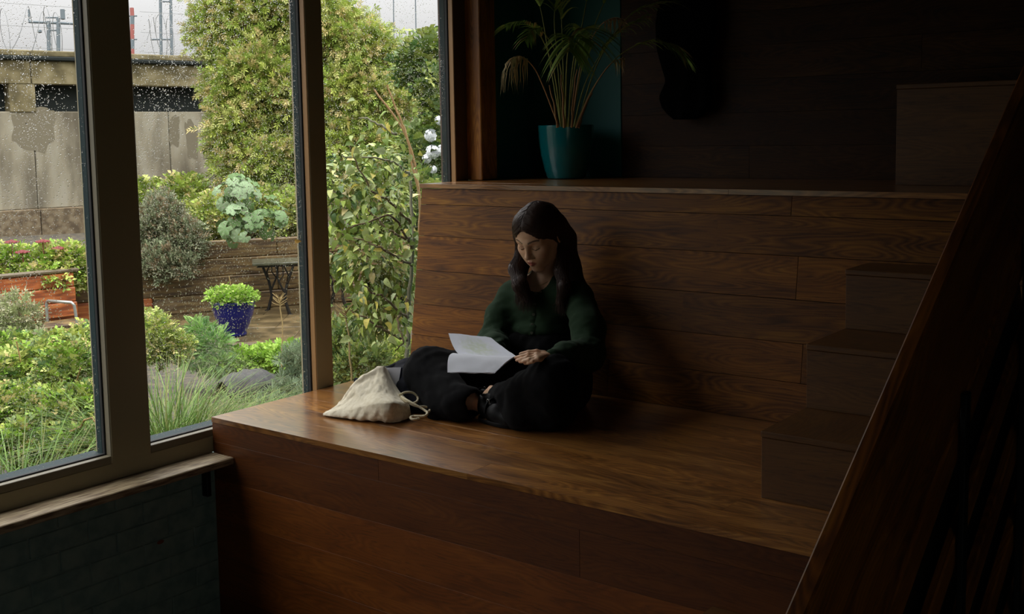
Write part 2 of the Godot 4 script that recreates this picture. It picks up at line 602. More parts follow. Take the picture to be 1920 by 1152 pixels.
func shell() -> void:
	var dk = mats["dark_wall"]
	tag(block("floor", Vector3(-3.75, FLOOR - 0.15, BACK - 0.2), Vector3(RIGHT + 0.2, FLOOR, FRONT + 0.2), mats["floor_stone"]), "dark floor in front of the wooden bench tier", "floor", "", "structure")
	tag(block("ceiling", Vector3(-3.75, ROOF, BACK - 0.2), Vector3(RIGHT + 0.2, ROOF + 0.15, FRONT + 0.2), dk), "ceiling", "ceiling", "", "structure")
	tag(block("wall_front", Vector3(-3.75, FLOOR, FRONT), Vector3(RIGHT + 0.2, ROOF, FRONT + 0.2), dk), "wall behind the viewer", "wall", "", "structure")
	# right-hand wall; its unseen opening is added for fill daylight from that side
	var wr := base("wall_right", Vector3(RIGHT, 0, 0), "wall at the right end of the room with an added opening for fill daylight", "wall", "", "structure")
	block("masonry", Vector3(RIGHT, FLOOR, BACK), Vector3(RIGHT + 0.2, ROOF, 0.1), dk, wr)
	block("masonry", Vector3(RIGHT, FLOOR, 2.0), Vector3(RIGHT + 0.2, ROOF, FRONT), dk, wr)
	block("masonry", Vector3(RIGHT, FLOOR, 0.1), Vector3(RIGHT + 0.2, -0.3, 2.0), dk, wr)
	block("masonry", Vector3(RIGHT, 1.5, 0.1), Vector3(RIGHT + 0.2, ROOF, 2.0), dk, wr)
	# back wall: teal plaster strip beside the corner, then boards
	var bw := base("wall_back", Vector3(0, 0, BACK), "dark back wall of wide horizontal boards behind the upper tier, teal strip beside the palm", "wall", "", "structure")
	block("masonry", Vector3(-3.75, FLOOR, BACK - 0.2), Vector3(RIGHT, ROOF, BACK - 0.022), dk, bw)
	block("teal_panel", Vector3(-3.70, 0.859, BACK - 0.03), Vector3(-2.998, ROOF, BACK + 0.003), mats["teal_wall"], bw)
	var rows := []
	var y := 0.859
	while y < ROOF - 0.05:
		rows.push_back([y, minf(ROOF, y + 0.155)])
		y += 0.155
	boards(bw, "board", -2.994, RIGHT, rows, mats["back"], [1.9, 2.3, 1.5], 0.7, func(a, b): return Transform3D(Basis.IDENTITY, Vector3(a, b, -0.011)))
	# window wall: painted bricks below the sill, solid above and beside the windows
	var wl := base("wall_left", Vector3(-3.64, 0, 0), "teal painted brick wall under the window sill", "wall", "", "structure")
	block("backing", Vector3(-3.80, FLOOR - 1.0, BACK - 0.2), Vector3(-3.538, -0.175, FRONT + 0.2), mats["brick_paint"], wl)
	block("lintel", Vector3(-3.80, HEAD, BACK - 0.2), Vector3(-3.535, ROOF, FRONT + 0.2), mats["teal_wall"], wl)
	block("pier", Vector3(-3.80, -0.175, BACK - 0.2), Vector3(-3.546, HEAD, -4.418), mats["teal_wall"], wl)
	block("pier", Vector3(-3.80, -0.175, 1.95), Vector3(-3.535, HEAD, FRONT + 0.2), mats["teal_wall"], wl)
	var course := 0
	y = -0.176
	while y > FLOOR:
		var z := -2.672
		var k := 0
		while z < -0.9:
			var wide := 0.215
			if k == 0 and course % 2 == 1: wide = 0.102
			var s := Shape.new()
			s.box(Vector3.ZERO, Vector3(0.1, 0.0745, wide + 0.0015), 0.003, 1, 1, Vector2(rng.randf(), rng.randf()))
			var o := obj("brick", s.done(), mats["brick_paint"] if mats.has("brick_paint") else mats["teal_wall"], wl)
			o.position = Vector3(-3.584 + 0.0025 * rng.randf() + 3.64, y - 0.0365, z + wide / 2)
			z += wide + 0.007
			k += 1
		y -= 0.080
		course += 1
	var chip := Shape.new()
	chip.lathe(Vector3.ZERO, [Vector2(0.016, 0.0), Vector2(0.013, 0.0012), Vector2(0.001, 0.0016)], 9, Vector2(1.0, 0.5))
	var co := obj("paint_chip", chip.done(), flat("bare_brick", Color(0.42, 0.22, 0.13), 0.9), wl)
	co.transform = Transform3D(Basis(Vector3.FORWARD, Vector3.RIGHT, Vector3.DOWN), Vector3(-3.531, -0.424, -2.413) + Vector3(3.64, 0, 0))
	block("sill_bracket", Vector3(-3.535, -0.30, -2.632), Vector3(-3.50, -0.17, -2.612), mats["steel"], wl)
	var sl := tag(block("trim_1", Vector3(-3.56, -0.168, -2.674), Vector3(-3.409, -0.140, 1.95), mats["sill"][0], self, 0.003), "pale worn wooden window sill along the left windows", "sill", "", "structure")
	# the wooden post between the last window and the teal wall
	tag(block("trim_2", Vector3(-3.70, 0.861, -4.418), Vector3(-3.455, HEAD, -4.292), mats["jamb"][0], self, 0.004), "brown wooden post between the right-hand window and the teal corner", "post", "", "structure")


# one window: frame members, sash beads, outer painted rebate, glass and the rain on it
func window(called: String, z0: float, z1: float, label: String, drops: int) -> void:
	# z0 is the near (left) side, z1 the far side of the clear opening; y from bottom to HEAD
	var w := base(called, Vector3(WX, 0, z0), label, "window", "", "structure")
	var lo := -0.052
	var hi := HEAD - 0.07
	var fr = mats["frame_paint"]
	# bottom rail and head
	block("bottom_rail", Vector3(-3.62, -0.142, z1 - 0.01), Vector3(WX, lo - 0.026, z0 + 0.01), fr, w)
	block("head_rail", Vector3(-3.62, hi + 0.02, z1 - 0.01), Vector3(WX, HEAD, z0 + 0.01), fr, w)
	var bd = mats["bead_wood"] if called != "window_1" else mats["bead_paint"]
	# beads on the room side of the glass
	for e in [[z0 - 0.001, z0 + 0.012], [z1 - 0.012, z1 + 0.001]]:
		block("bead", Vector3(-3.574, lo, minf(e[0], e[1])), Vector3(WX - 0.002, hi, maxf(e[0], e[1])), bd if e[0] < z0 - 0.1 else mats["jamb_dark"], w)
	block("bead", Vector3(-3.574, lo - 0.027, z1), Vector3(WX - 0.002, lo + 0.001, z0), mats["bead_paint"], w)
	block("bead", Vector3(-3.574, hi, z1), Vector3(WX - 0.002, hi + 0.022, z0), mats["bead_paint"], w)
	# black seal and blue-green outer rebate
	for e in [[z0 - 0.006, z0 + 0.012], [z1 - 0.012, z1 + 0.006]]:
		block("seal", Vector3(-3.592, lo - 0.01, e[0]), Vector3(-3.575, hi, e[1]), mats["seal"], w)
		block("outer_rebate", Vector3(-3.626, lo - 0.03, e[0] + (0.0 if e[0] < z1 else 0.002)), Vector3(-3.592, hi, e[1]), mats["outer_paint"], w)
	block("seal", Vector3(-3.592, lo - 0.02, z1), Vector3(-3.575, lo + 0.006, z0), mats["seal"], w)
	block("outer_rebate", Vector3(-3.66, lo - 0.05, z1), Vector3(-3.592, lo + 0.004, z0), mats["outer_paint"], w)
	block("outer_rebate", Vector3(-3.66, hi, z1), Vector3(-3.592, hi + 0.05, z0), mats["outer_paint"], w)
	var s := Shape.new()
	s.quad(Vector3(0, lo - 0.01, z0), Vector3(0, lo - 0.01, z1), Vector3(0, hi + 0.01, z1), Vector3(0, hi + 0.01, z0))
	var gl := obj("pane", s.done(), mats["pane"], w, Vector3(-3.584 - WX, 0, -z0))
	# raindrops on the outside
	if drops:
		var dm := Shape.new()
		dm.lathe(Vector3.ZERO, [Vector2(1.0, 0.0), Vector2(0.92, 0.25), Vector2(0.7, 0.45), Vector2(0.36, 0.58), Vector2(0.001, 0.62)], 8)
		dm.lathe(Vector3.ZERO, [Vector2(0.001, 0.0), Vector2(1.0, 0.0)], 8)
		var where := []
		var turn := Basis(Vector3(0, 1, 0), Vector3(-1, 0, 0), Vector3(0, 0, 1))
		while where.size() < drops:
			var py := rng.randf_range(lo + 0.01, minf(hi, 1.75))
			var pz := rng.randf_range(z1 + 0.015, z0 - 0.015)
			var thick := 0.5 + 0.9 * noise.get_noise_2d(py * 1.7, pz * 2.3)
			if rng.randf() > thick: continue
			var r := 0.0008 + 0.0013 * pow(rng.randf(), 1.8)
			if rng.randf() < 0.03: r *= 1.4
			where.push_back(Transform3D(turn.scaled_local(Vector3(r * rng.randf_range(0.85, 1.5), r, r)), Vector3(-3.5845 - WX, py, pz - z0)))
		copies("raindrops", dm.done(), mats["raindrop"], w, where, [Color.WHITE])


func windows() -> void:
	var fr = mats["frame_paint"]
	window("window_6", 1.9, 0.8, "large window beside the viewer, outside the picture", 0)
	window("window_5", 0.66, -0.36, "large window left of the viewer, outside the picture", 0)
	window("window_4", -0.50, -1.22, "tall window nearest the viewer, left of the picture", 0)
	window("window_1", -1.36, -2.236, "leftmost tall window in view, looking out on the pale concrete wall and timber bench", 15000)
	window("window_2", -2.402, -3.239, "middle tall window, looking out on the blue glazed pot", 15000)
	window("window_3", -3.336, -4.199, "right-hand tall window next to the brown wooden post, broad-leaved tree close outside", 11000)
	var n := 3
	for m in [[-1.22, -1.36, "painted mullion between the two nearest windows"], [-2.236, -2.402, "wide grey-brown painted mullion between the leftmost and the middle window"], [-3.239, -3.336, "narrow grey-brown painted mullion standing behind the bench seat"], [-4.199, -4.294, "dark brown window jamb next to the lit wooden post"], [-0.36, -0.50, "mullion left of the viewer"], [0.80, 0.66, "mullion beside the viewer"], [1.95, 1.9, "jamb of the window nearest the viewer"]]:
		var s := Shape.new()
		s.box(Vector3.ZERO, Vector3(0.1, HEAD + 0.142, m[0] - m[1]), 0.004)
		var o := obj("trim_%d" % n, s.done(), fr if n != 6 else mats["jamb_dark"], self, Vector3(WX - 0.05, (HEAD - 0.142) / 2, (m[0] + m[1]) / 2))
		tag(o, m[2], "mullion", "", "structure")
		n += 1


func bench() -> void:
	# lower tier: front face, seat top, leaning seat back that carries the upper tier
	var b := base("bench_tier", Vector3(0, 0, -2.675), "wide polished brown wooden bench seat that the reading woman sits on", "bench")
	var x1 := -0.70
	var core = mats["seal"]
	block("core", Vector3(WX + 0.025, FLOOR, -3.80), Vector3(x1 - 0.001, -0.021, -2.697), core, b)
	var front := [[-0.097, -0.021], [-0.247, -0.097], [-0.408, -0.247], [-0.563, -0.408], [-0.719, -0.563], [-0.859, -0.719]]
	var rows := []
	for f in front: rows.push_back([minf(f[0], f[1]), maxf(f[0], f[1])])
	boards(b, "front_board", WX + 0.006, x1, rows, mats["front"], [2.1, 1.6, 2.4], 0.9, func(a, c): return Transform3D(Basis.IDENTITY, Vector3(a, c, -0.012)))
	# end board closing the front against the window wall
	var tops := []
	var z := 0.0
	while z < 1.13:
		tops.push_back([z, minf(z + 0.142, 1.15)])
		z += 0.142
	boards(b, "seat_board", WX + 0.004, x1, tops, mats["seat"], [2.2, 1.7, 2.6], 1.3, func(a, c): return Transform3D(Basis(Vector3.RIGHT, Vector3(0, 0, -1), Vector3.UP), Vector3(a, -0.0101, -c)), 0.0003)
	# seat back, leaning away
	var u := base("upper_tier", Vector3(0, 0, -3.812), "leaning board back of the bench and the upper tier top carrying the palm", "bench")
	var lean := atan2(0.118, 0.838)
	var bas := Basis(Vector3.RIGHT, -lean)
	var long := 0.838 / cos(lean)
	var backs := []
	for e in [0.0, 0.153, 0.297, 0.456, 0.616, 0.763, 0.838]: backs.push_back(e / 0.838 * long)
	rows = []
	for i in 6: rows.push_back([backs[i], backs[i + 1]])
	boards(u, "back_board", WX + 0.012, x1, rows, mats["riser"], [1.9, 2.4, 1.5], 1.1, func(a, c): return Transform3D(bas, Vector3(a, 0, 0) + bas * Vector3(0, c, -0.0105)), 0.002)
	var s := Shape.new()
	var fr := [Vector3(WX + 0.02, -0.1, -0.03), Vector3(x1, -0.1, -0.03), Vector3(x1, 0.83, -0.145), Vector3(WX + 0.02, 0.83, -0.145)]
	var bk := [Vector3(WX + 0.02, -0.1, -1.06), Vector3(x1, -0.1, -1.06), Vector3(x1, 0.83, -1.06), Vector3(WX + 0.02, 0.83, -1.06)]
	s.quad(fr[0], fr[1], fr[2], fr[3]); s.quad(bk[1], bk[0], bk[3], bk[2]); s.quad(fr[1], bk[1], bk[2], fr[2]); s.quad(bk[0], fr[0], fr[3], bk[3]); s.quad(fr[3], fr[2], bk[2], bk[3]); s.quad(bk[0], bk[1], fr[1], fr[0])
	obj("core", s.done(), core, u)
	tops = []
	z = 0.112
	while z < 1.03:
		tops.push_back([z, minf(z + 0.155, 1.045)])
		z += 0.155
	boards(u, "top_board", WX + 0.004, x1, tops, mats["seat"], [2.2, 1.7, 2.6], 1.6, func(a, c): return Transform3D(Basis(Vector3.RIGHT, Vector3(0, 0, -1), Vector3.UP), Vector3(a, 0.8489, -c)), 0.0008)


# a box step: front panel, side panels and an overhanging top
func box_step(z0: float, z1: float, y0: float, y1: float, xl: float, xr: float, label: String) -> void:
	var o := base("box_step", Vector3(xl, y0, z0), label, "step", "box steps up the wooden tiers")
	var mt = mats["ply"][0]
	block("side_panel", Vector3(xl, y0, z1), Vector3(xl + 0.018, y1 - 0.019, z0 - 0.0185), mt, o)
	block("side_panel", Vector3(xr - 0.018, y0, z1), Vector3(xr, y1 - 0.019, z0 - 0.0185), mt, o)
	var s := Shape.new()
	s.box(Vector3.ZERO, Vector3(y1 - y0 - 0.0195, xr - xl, 0.018), 0.0015, 0.42, 1.6, Vector2(rng.randf(), rng.randf()), Basis(Vector3.UP, Vector3.LEFT, Vector3(0, 0, 1)))
	obj("front_panel", s.done(), mt, o, Vector3((xr - xl) / 2, (y1 - y0 - 0.0195) / 2, -0.009))
	block("tread", Vector3(xl - 0.002, y1 - 0.019, z1), Vector3(xr + 0.002, y1, z0 + 0.003), mt, o, 0.0025)


func stairs() -> void:
	var xl := -1.364
	var xr := -0.702
	box_step(-2.344, -2.674, FLOOR, -0.222, xl, xr, "box step standing against the bench front at the bottom edge of the picture")
	box_step(-2.982, -3.810, 0.0, 0.203, xl, xr, "lowest box step standing on the bench seat beside the handrail")
	box_step(-3.314, -3.838, 0.203, 0.409, xl, xr, "second box step of plain timber set back on top of the lowest step")
	box_step(-3.643, -3.867, 0.409, 0.612, xl, xr, "third box step, highest below the upper tier and partly behind the handrail")
	box_step(-4.424, -4.858, 0.859, 1.254, -1.462, -0.72, "tall plain timber box standing on the upper tier at the right")


func balustrade() -> void:
	var b := base("handrail", Vector3(-0.66, 0, -2.2), "dark sloping stair balustrade close by at the right, wide rail board over thin slats", "railing")
	var slope := 0.632
	var ang := atan(slope)
	# along the stair: up means away from the viewer
	var bas := Basis(Vector3.RIGHT, ang)
	# [name, top y and bottom y at z = -2.2]
	var long := 3.4
	for e in [["rail_board", 0.738, 0.378, 0.032, 0.0], ["slat", 0.340, 0.256, 0.022, 0.0], ["slat", 0.090, 0.022, 0.022, 0.0], ["slat", -0.128, -0.205, 0.022, 0.0], ["slat", -0.36, -0.43, 0.022, 0.0], ["slat", -0.59, -0.66, 0.022, 0.0]]:
		var tall: float = (e[1] - e[2]) * cos(ang)
		var s := Shape.new()
		s.box(Vector3.ZERO, Vector3(e[3], tall, long), 0.004, 0.42, 1.6, Vector2(rng.randf(), rng.randf()))
		var o := obj(e[0], s.done(), mats["rail"][0], b)
		o.transform = Transform3D(bas, Vector3(0, (e[1] + e[2]) / 2, 0) + bas * Vector3(0, 0, 0.35))
	for p: float in [-1.38, -1.89, -2.40, -2.912, -3.42]:
		var top: float = 0.40 + (-2.2 - p) * slope
		var lo := maxf(FLOOR, -0.75 + (-2.2 - p) * slope)
		block("post", Vector3(-0.643, lo, p - 0.018), Vector3(-0.631, top, p + 0.018), mats["steel"], b)
	# dark sheet behind the slats
	var pn := Shape.new()
	pn.box(Vector3.ZERO, Vector3(0.006, 1.5, long), 0.001)
	var po := obj("backing_panel", pn.done(), mats["steel"], b)
	po.transform = Transform3D(bas, Vector3(-0.024, -0.52, 0) + bas * Vector3(0, 0, 0.35))


# ---------- leaf meshes, one unit long, pointing along +z, upper side +y ----------
func leaf_mesh(wide := 0.55, fold := 0.18, droop := 0.25, steps := 4) -> ArrayMesh:
	var s := Shape.new()
	var rows := []
	for i in steps + 1:
		var t := i / float(steps)
		var w := wide * 0.5 * pow(sin(PI * pow(t, 0.75)), 0.8) + 0.004
		var y := -droop * t * t
		rows.push_back([Vector3(-w, y + fold * w, t), Vector3(0, y, t), Vector3(w, y + fold * w, t)])
	s.net(rows, true)
	return s.done(true)


func sprig_mesh(pairs: int, leaf: float, wide: float, droop := 0.3) -> ArrayMesh:
	# a feathered leaf: narrow leaflets in pairs along a thin rib
	var s := Shape.new()
	for i in pairs:
		var t := (i + 0.6) / pairs
		var l := leaf * (1.0 - 0.45 * absf(t - 0.45) * 1.6)
		for sd in [-1.0, 1.0]:
			var o := Vector3(0, -droop * t * t, t)
			var d := Vector3(sd * 0.86, -0.22, 0.45).normalized() * l
			var w := Vector3(-sd * 0.25, 0.12, 0.9).normalized() * wide * 0.5
			s.quad(o, o + d * 0.55 - w, o + d, o + d * 0.55 + w) if sd < 0 else s.quad(o, o + d * 0.55 + w, o + d, o + d * 0.55 - w)
	s.quad(Vector3(-0.008, 0, 0), Vector3(0.008, 0, 0), Vector3(0.004, -droop, 1), Vector3(-0.004, -droop, 1))
	return s.done()


func cluster_mesh(n: int, sd: int, leaf_len: float, wide: float) -> ArrayMesh:
	# a twig end carrying several small leaves
	var r := RandomNumberGenerator.new(); r.seed = sd
	var s := Shape.new()
	for i in n:
		var t := (i + 1.0) / n
		var a := i * 2.4
		var o := Vector3(0, -0.15 * t * t, t * 0.8)
		var d := (Vector3(cos(a), sin(a) * 0.7 + 0.15, 0.55 + 0.4 * t)).normalized()
		var side := d.cross(Vector3.UP).normalized()
		var l := leaf_len * r.randf_range(0.75, 1.15)
		var up := side.cross(d)
		var m := o + d * l * 0.5
		var w := side * wide * 0.5
		s.quad(o, m + w - up * -0.03, o + d * l - up * 0.06, m - w - up * -0.03)
	return s.done()


func lobed_mesh(lobes := 7) -> ArrayMesh:
	# round lobed leaf, stalk at the origin, spreading around +z
	var s := Shape.new()
	var n := lobes * 4
	var c := s.vert(Vector3(0, -0.05, 0), Vector3.UP, Vector2(0.5, 0.5))
	for i in n + 1:
		var t := i / float(n)
		var a := lerpf(-2.75, 2.75, t)
		var r := 0.5 + 0.10 * absf(sin(t * lobes * PI)) - 0.02
		var y := 0.07 * cos(t * lobes * TAU) - 0.05
		s.vert(Vector3(sin(a) * r, y, cos(a) * r), Vector3(sin(a) * 0.35, 1, cos(a) * 0.35 + 0.5 * sin(t * lobes * TAU)).normalized(), Vector2(t, 1))
	for i in n: s.face(c, c + 1 + i, c + 2 + i)
	return s.done(true)


func whorl_mesh(n: int, sd: int) -> ArrayMesh:
	# narrow leaves standing round a stem
	var r := RandomNumberGenerator.new(); r.seed = sd
	var s := Shape.new()
	for i in n:
		var a := i * 2.4
		var up := r.randf_range(-0.1, 0.7)
		var d := Vector3(cos(a), up, sin(a)).normalized()
		var side := d.cross(Vector3.UP).normalized() * 0.05
		var o := Vector3(0, r.randf_range(-0.35, 0.3), 0)
		s.quad(o - side * 0.4, o + d * 0.55 - side, o + d + Vector3(0, -0.12, 0), o + d * 0.55 + side)
	return s.done()


func blade_mesh(bend: float, wide: float, steps := 5) -> ArrayMesh:
	var s := Shape.new()
	var rows := []
	for i in steps + 1:
		var t := i / float(steps)
		var w := wide * 0.5 * (1.0 - t * t) + 0.0008
		var a := bend * t
		var p := Vector3(0, sin(PI / 2 - a * 0.5) * t, sin(a * 0.9) * t)
		rows.push_back([p + Vector3(-w, 0, 0), p + Vector3(0, -w * 0.3, w * 0.2), p + Vector3(w, 0, 0)])
	s.net(rows)
	return s.done()


func aim(d: Vector3, roll: float, size: float) -> Basis:
	var z := d.normalized()
	var x := Vector3.UP.cross(z)
	if x.length() < 0.05: x = Vector3.RIGHT
	x = x.normalized()
	var b := Basis(x, z.cross(x), z)
	return (b * Basis(Vector3(0, 0, 1), roll)).scaled_local(Vector3.ONE * size)


# leaves spread through ellipsoids: [centre, radii] each; more near the outside
func crown(called: String, parent: Node3D, m: Mesh, material: Material, blobs: Array, count: int, lo: float, hi: float, tints: Array, seed_: int, up := 0.3, shell := 0.35, droop := 0.0, ragged := 0.22) -> void:
	var r := RandomNumberGenerator.new(); r.seed = seed_
	var where := []
	var cols := []
	var vol := 0.0
	for b in blobs: vol += b[1].x * b[1].y * b[1].z / pow(maxf(b[1].x, maxf(b[1].y, b[1].z)), 0.7)
	for b in blobs:
		var k := int(count * (b[1].x * b[1].y * b[1].z / pow(maxf(b[1].x, maxf(b[1].y, b[1].z)), 0.7)) / vol)
		for i in k:
			var d := Vector3(r.randfn(), r.randfn(), r.randfn()).normalized()
			var f := pow(r.randf(), shell)
			f *= 1.0 + ragged * noise.get_noise_3dv((b[0] + d * b[1]) * (2.2 if ragged < 0.3 else 4.5))
			var p: Vector3 = b[0] + d * b[1] * f
			var o := (d + Vector3(r.randfn(), r.randfn(), r.randfn()) * 0.5 + Vector3.UP * up)
			o.y -= droop
			where.push_back(Transform3D(aim(o, r.randf_range(-0.7, 0.7), r.randf_range(lo, hi)), p - parent.position))
			var c: Color = tints[r.randi() % tints.size()]
			var q := r.randf_range(0.8, 1.2)
			cols.push_back(Color(c.r * q, c.g * q, c.b * q))
	copies(called, m, material, parent, where, cols)


func tuft(called: String, parent: Node3D, blades: Array, material: Material, spread: float, count: int, lo: float, hi: float, tints: Array, seed_: int, lean := 0.35) -> void:
	var r := RandomNumberGenerator.new(); r.seed = seed_
	for k in blades.size():
		var where := []
		var cols := []
		for i in count / blades.size():
			var a := r.randf() * TAU
			var d := sqrt(r.randf())
			var p := Vector3(cos(a) * d * spread, 0, sin(a) * d * spread)
			var b := Basis(Vector3.UP, -a + PI / 2 + r.randfn() * 0.5) * Basis(Vector3.RIGHT, lean * d + r.randfn() * 0.08)
			var q := r.randf_range(0.75, 1.25)
			var c: Color = tints[r.randi() % tints.size()]
			where.push_back(Transform3D(b.scaled_local(Vector3.ONE * r.randf_range(lo, hi)), p))
			cols.push_back(Color(c.r * q, c.g * q, c.b * q))
		copies(called, blades[k], material, parent, where, cols)


func bough(parent: Node3D, called: String, pts: Array, r0: float, r1: float, material: Material, wob := 0.03) -> void:
	var p := PackedVector3Array()
	var rad := []
	var n := (pts.size() - 1) * 5
	for i in n + 1:
		var t := i / 5.0
		var k := mini(int(t), pts.size() - 2)
		var a: Vector3 = pts[maxi(k - 1, 0)]
		var b: Vector3 = pts[k]
		var c: Vector3 = pts[k + 1]
		var d: Vector3 = pts[mini(k + 2, pts.size() - 1)]
		var q := b.cubic_interpolate(c, a, d, t - k)
		q += Vector3(noise.get_noise_2d(i * 1.3, r0 * 900.0), noise.get_noise_2d(i * 1.3, 77.0), noise.get_noise_2d(i * 1.3, 33.0)) * wob
		p.push_back(q - parent.position)
		rad.push_back(lerpf(r0, r1, i / float(n)))
	var s := Shape.new()
	s.tube(p, rad, 6)
	obj(called, s.done(), material, parent)


func garden_ground() -> void:
	mottled("soil", PackedFloat32Array([0.25, 0.5, 0.75]), PackedColorArray([Color(0.11, 0.09, 0.06), Color(0.20, 0.17, 0.10), Color(0.28, 0.24, 0.15)]), 0.02, 1.6, 0.7, 0.8)
	mottled("paving", PackedFloat32Array([0.25, 0.5, 0.75]), PackedColorArray([Color(0.24, 0.20, 0.12), Color(0.32, 0.27, 0.17), Color(0.40, 0.34, 0.23)]), 0.012, 2.0, 0.35, 0.1)
	var rows := []
	for i in 41:
		var row := []
		for k in 41:
			var x := -3.9 - i * 1.6
			var z := 14.0 - k * 1.6
			row.push_back(Vector3(x, -1.14 + 0.06 * noise.get_noise_2d(x * 0.5, z * 0.5), z))
		rows.push_back(row)
	var s := Shape.new()
	s.net(rows, true)
	tag(obj("ground", s.done(), mats["soil"]), "damp brown garden soil between the plants outside the windows", "ground", "", "structure")
	# paved terrace a step up, with a timber kerb along its near edge
	var a := Vector3(-10.240, -1.000, -6.172)
	var b := Vector3(-7.121, -1.000, -8.762)
	var far := (a - Vector3(-12.193, -1.000, -7.732)).length()
	var along := (b - a).normalized()
	var into := Vector3(along.z, 0, -along.x)
	if into.dot(a) < 0: into = -into
	var bs := Basis(along, Vector3.UP, -into)
	var t := base("terrace", a, "wet brown paved garden terrace behind the timber kerb", "terrace", "", "structure")
	t.basis = Basis(along, Vector3.UP, along.cross(Vector3.UP))
	var w := (b - a).length()
	# slabs laid in rows
	var sg := signf(t.basis.z.dot(into))
	for i in 13:
		for k in 3:
			var sl := Shape.new()
			sl.box(Vector3.ZERO, Vector3(0.596, 0.05, 0.9), 0.006, 1, 1)
			obj("slab", sl.done(), mats["paving"], t, Vector3(-1.2 + i * 0.6 + 0.3 * (k % 2), -0.025 + rng.randf() * 0.004, sg * (0.55 + k * 0.904)))
	flat("kerb_wood", Color(0.30, 0.25, 0.16), 0.6)
	for i in 3:
		var kb := Shape.new()
		kb.box(Vector3.ZERO, Vector3(2.4, 0.16, 0.09), 0.01)
		obj("kerb", kb.done(), mats["kerb_wood"], t, Vector3(-0.4 + i * 2.41, -0.075, sg * 0.05))


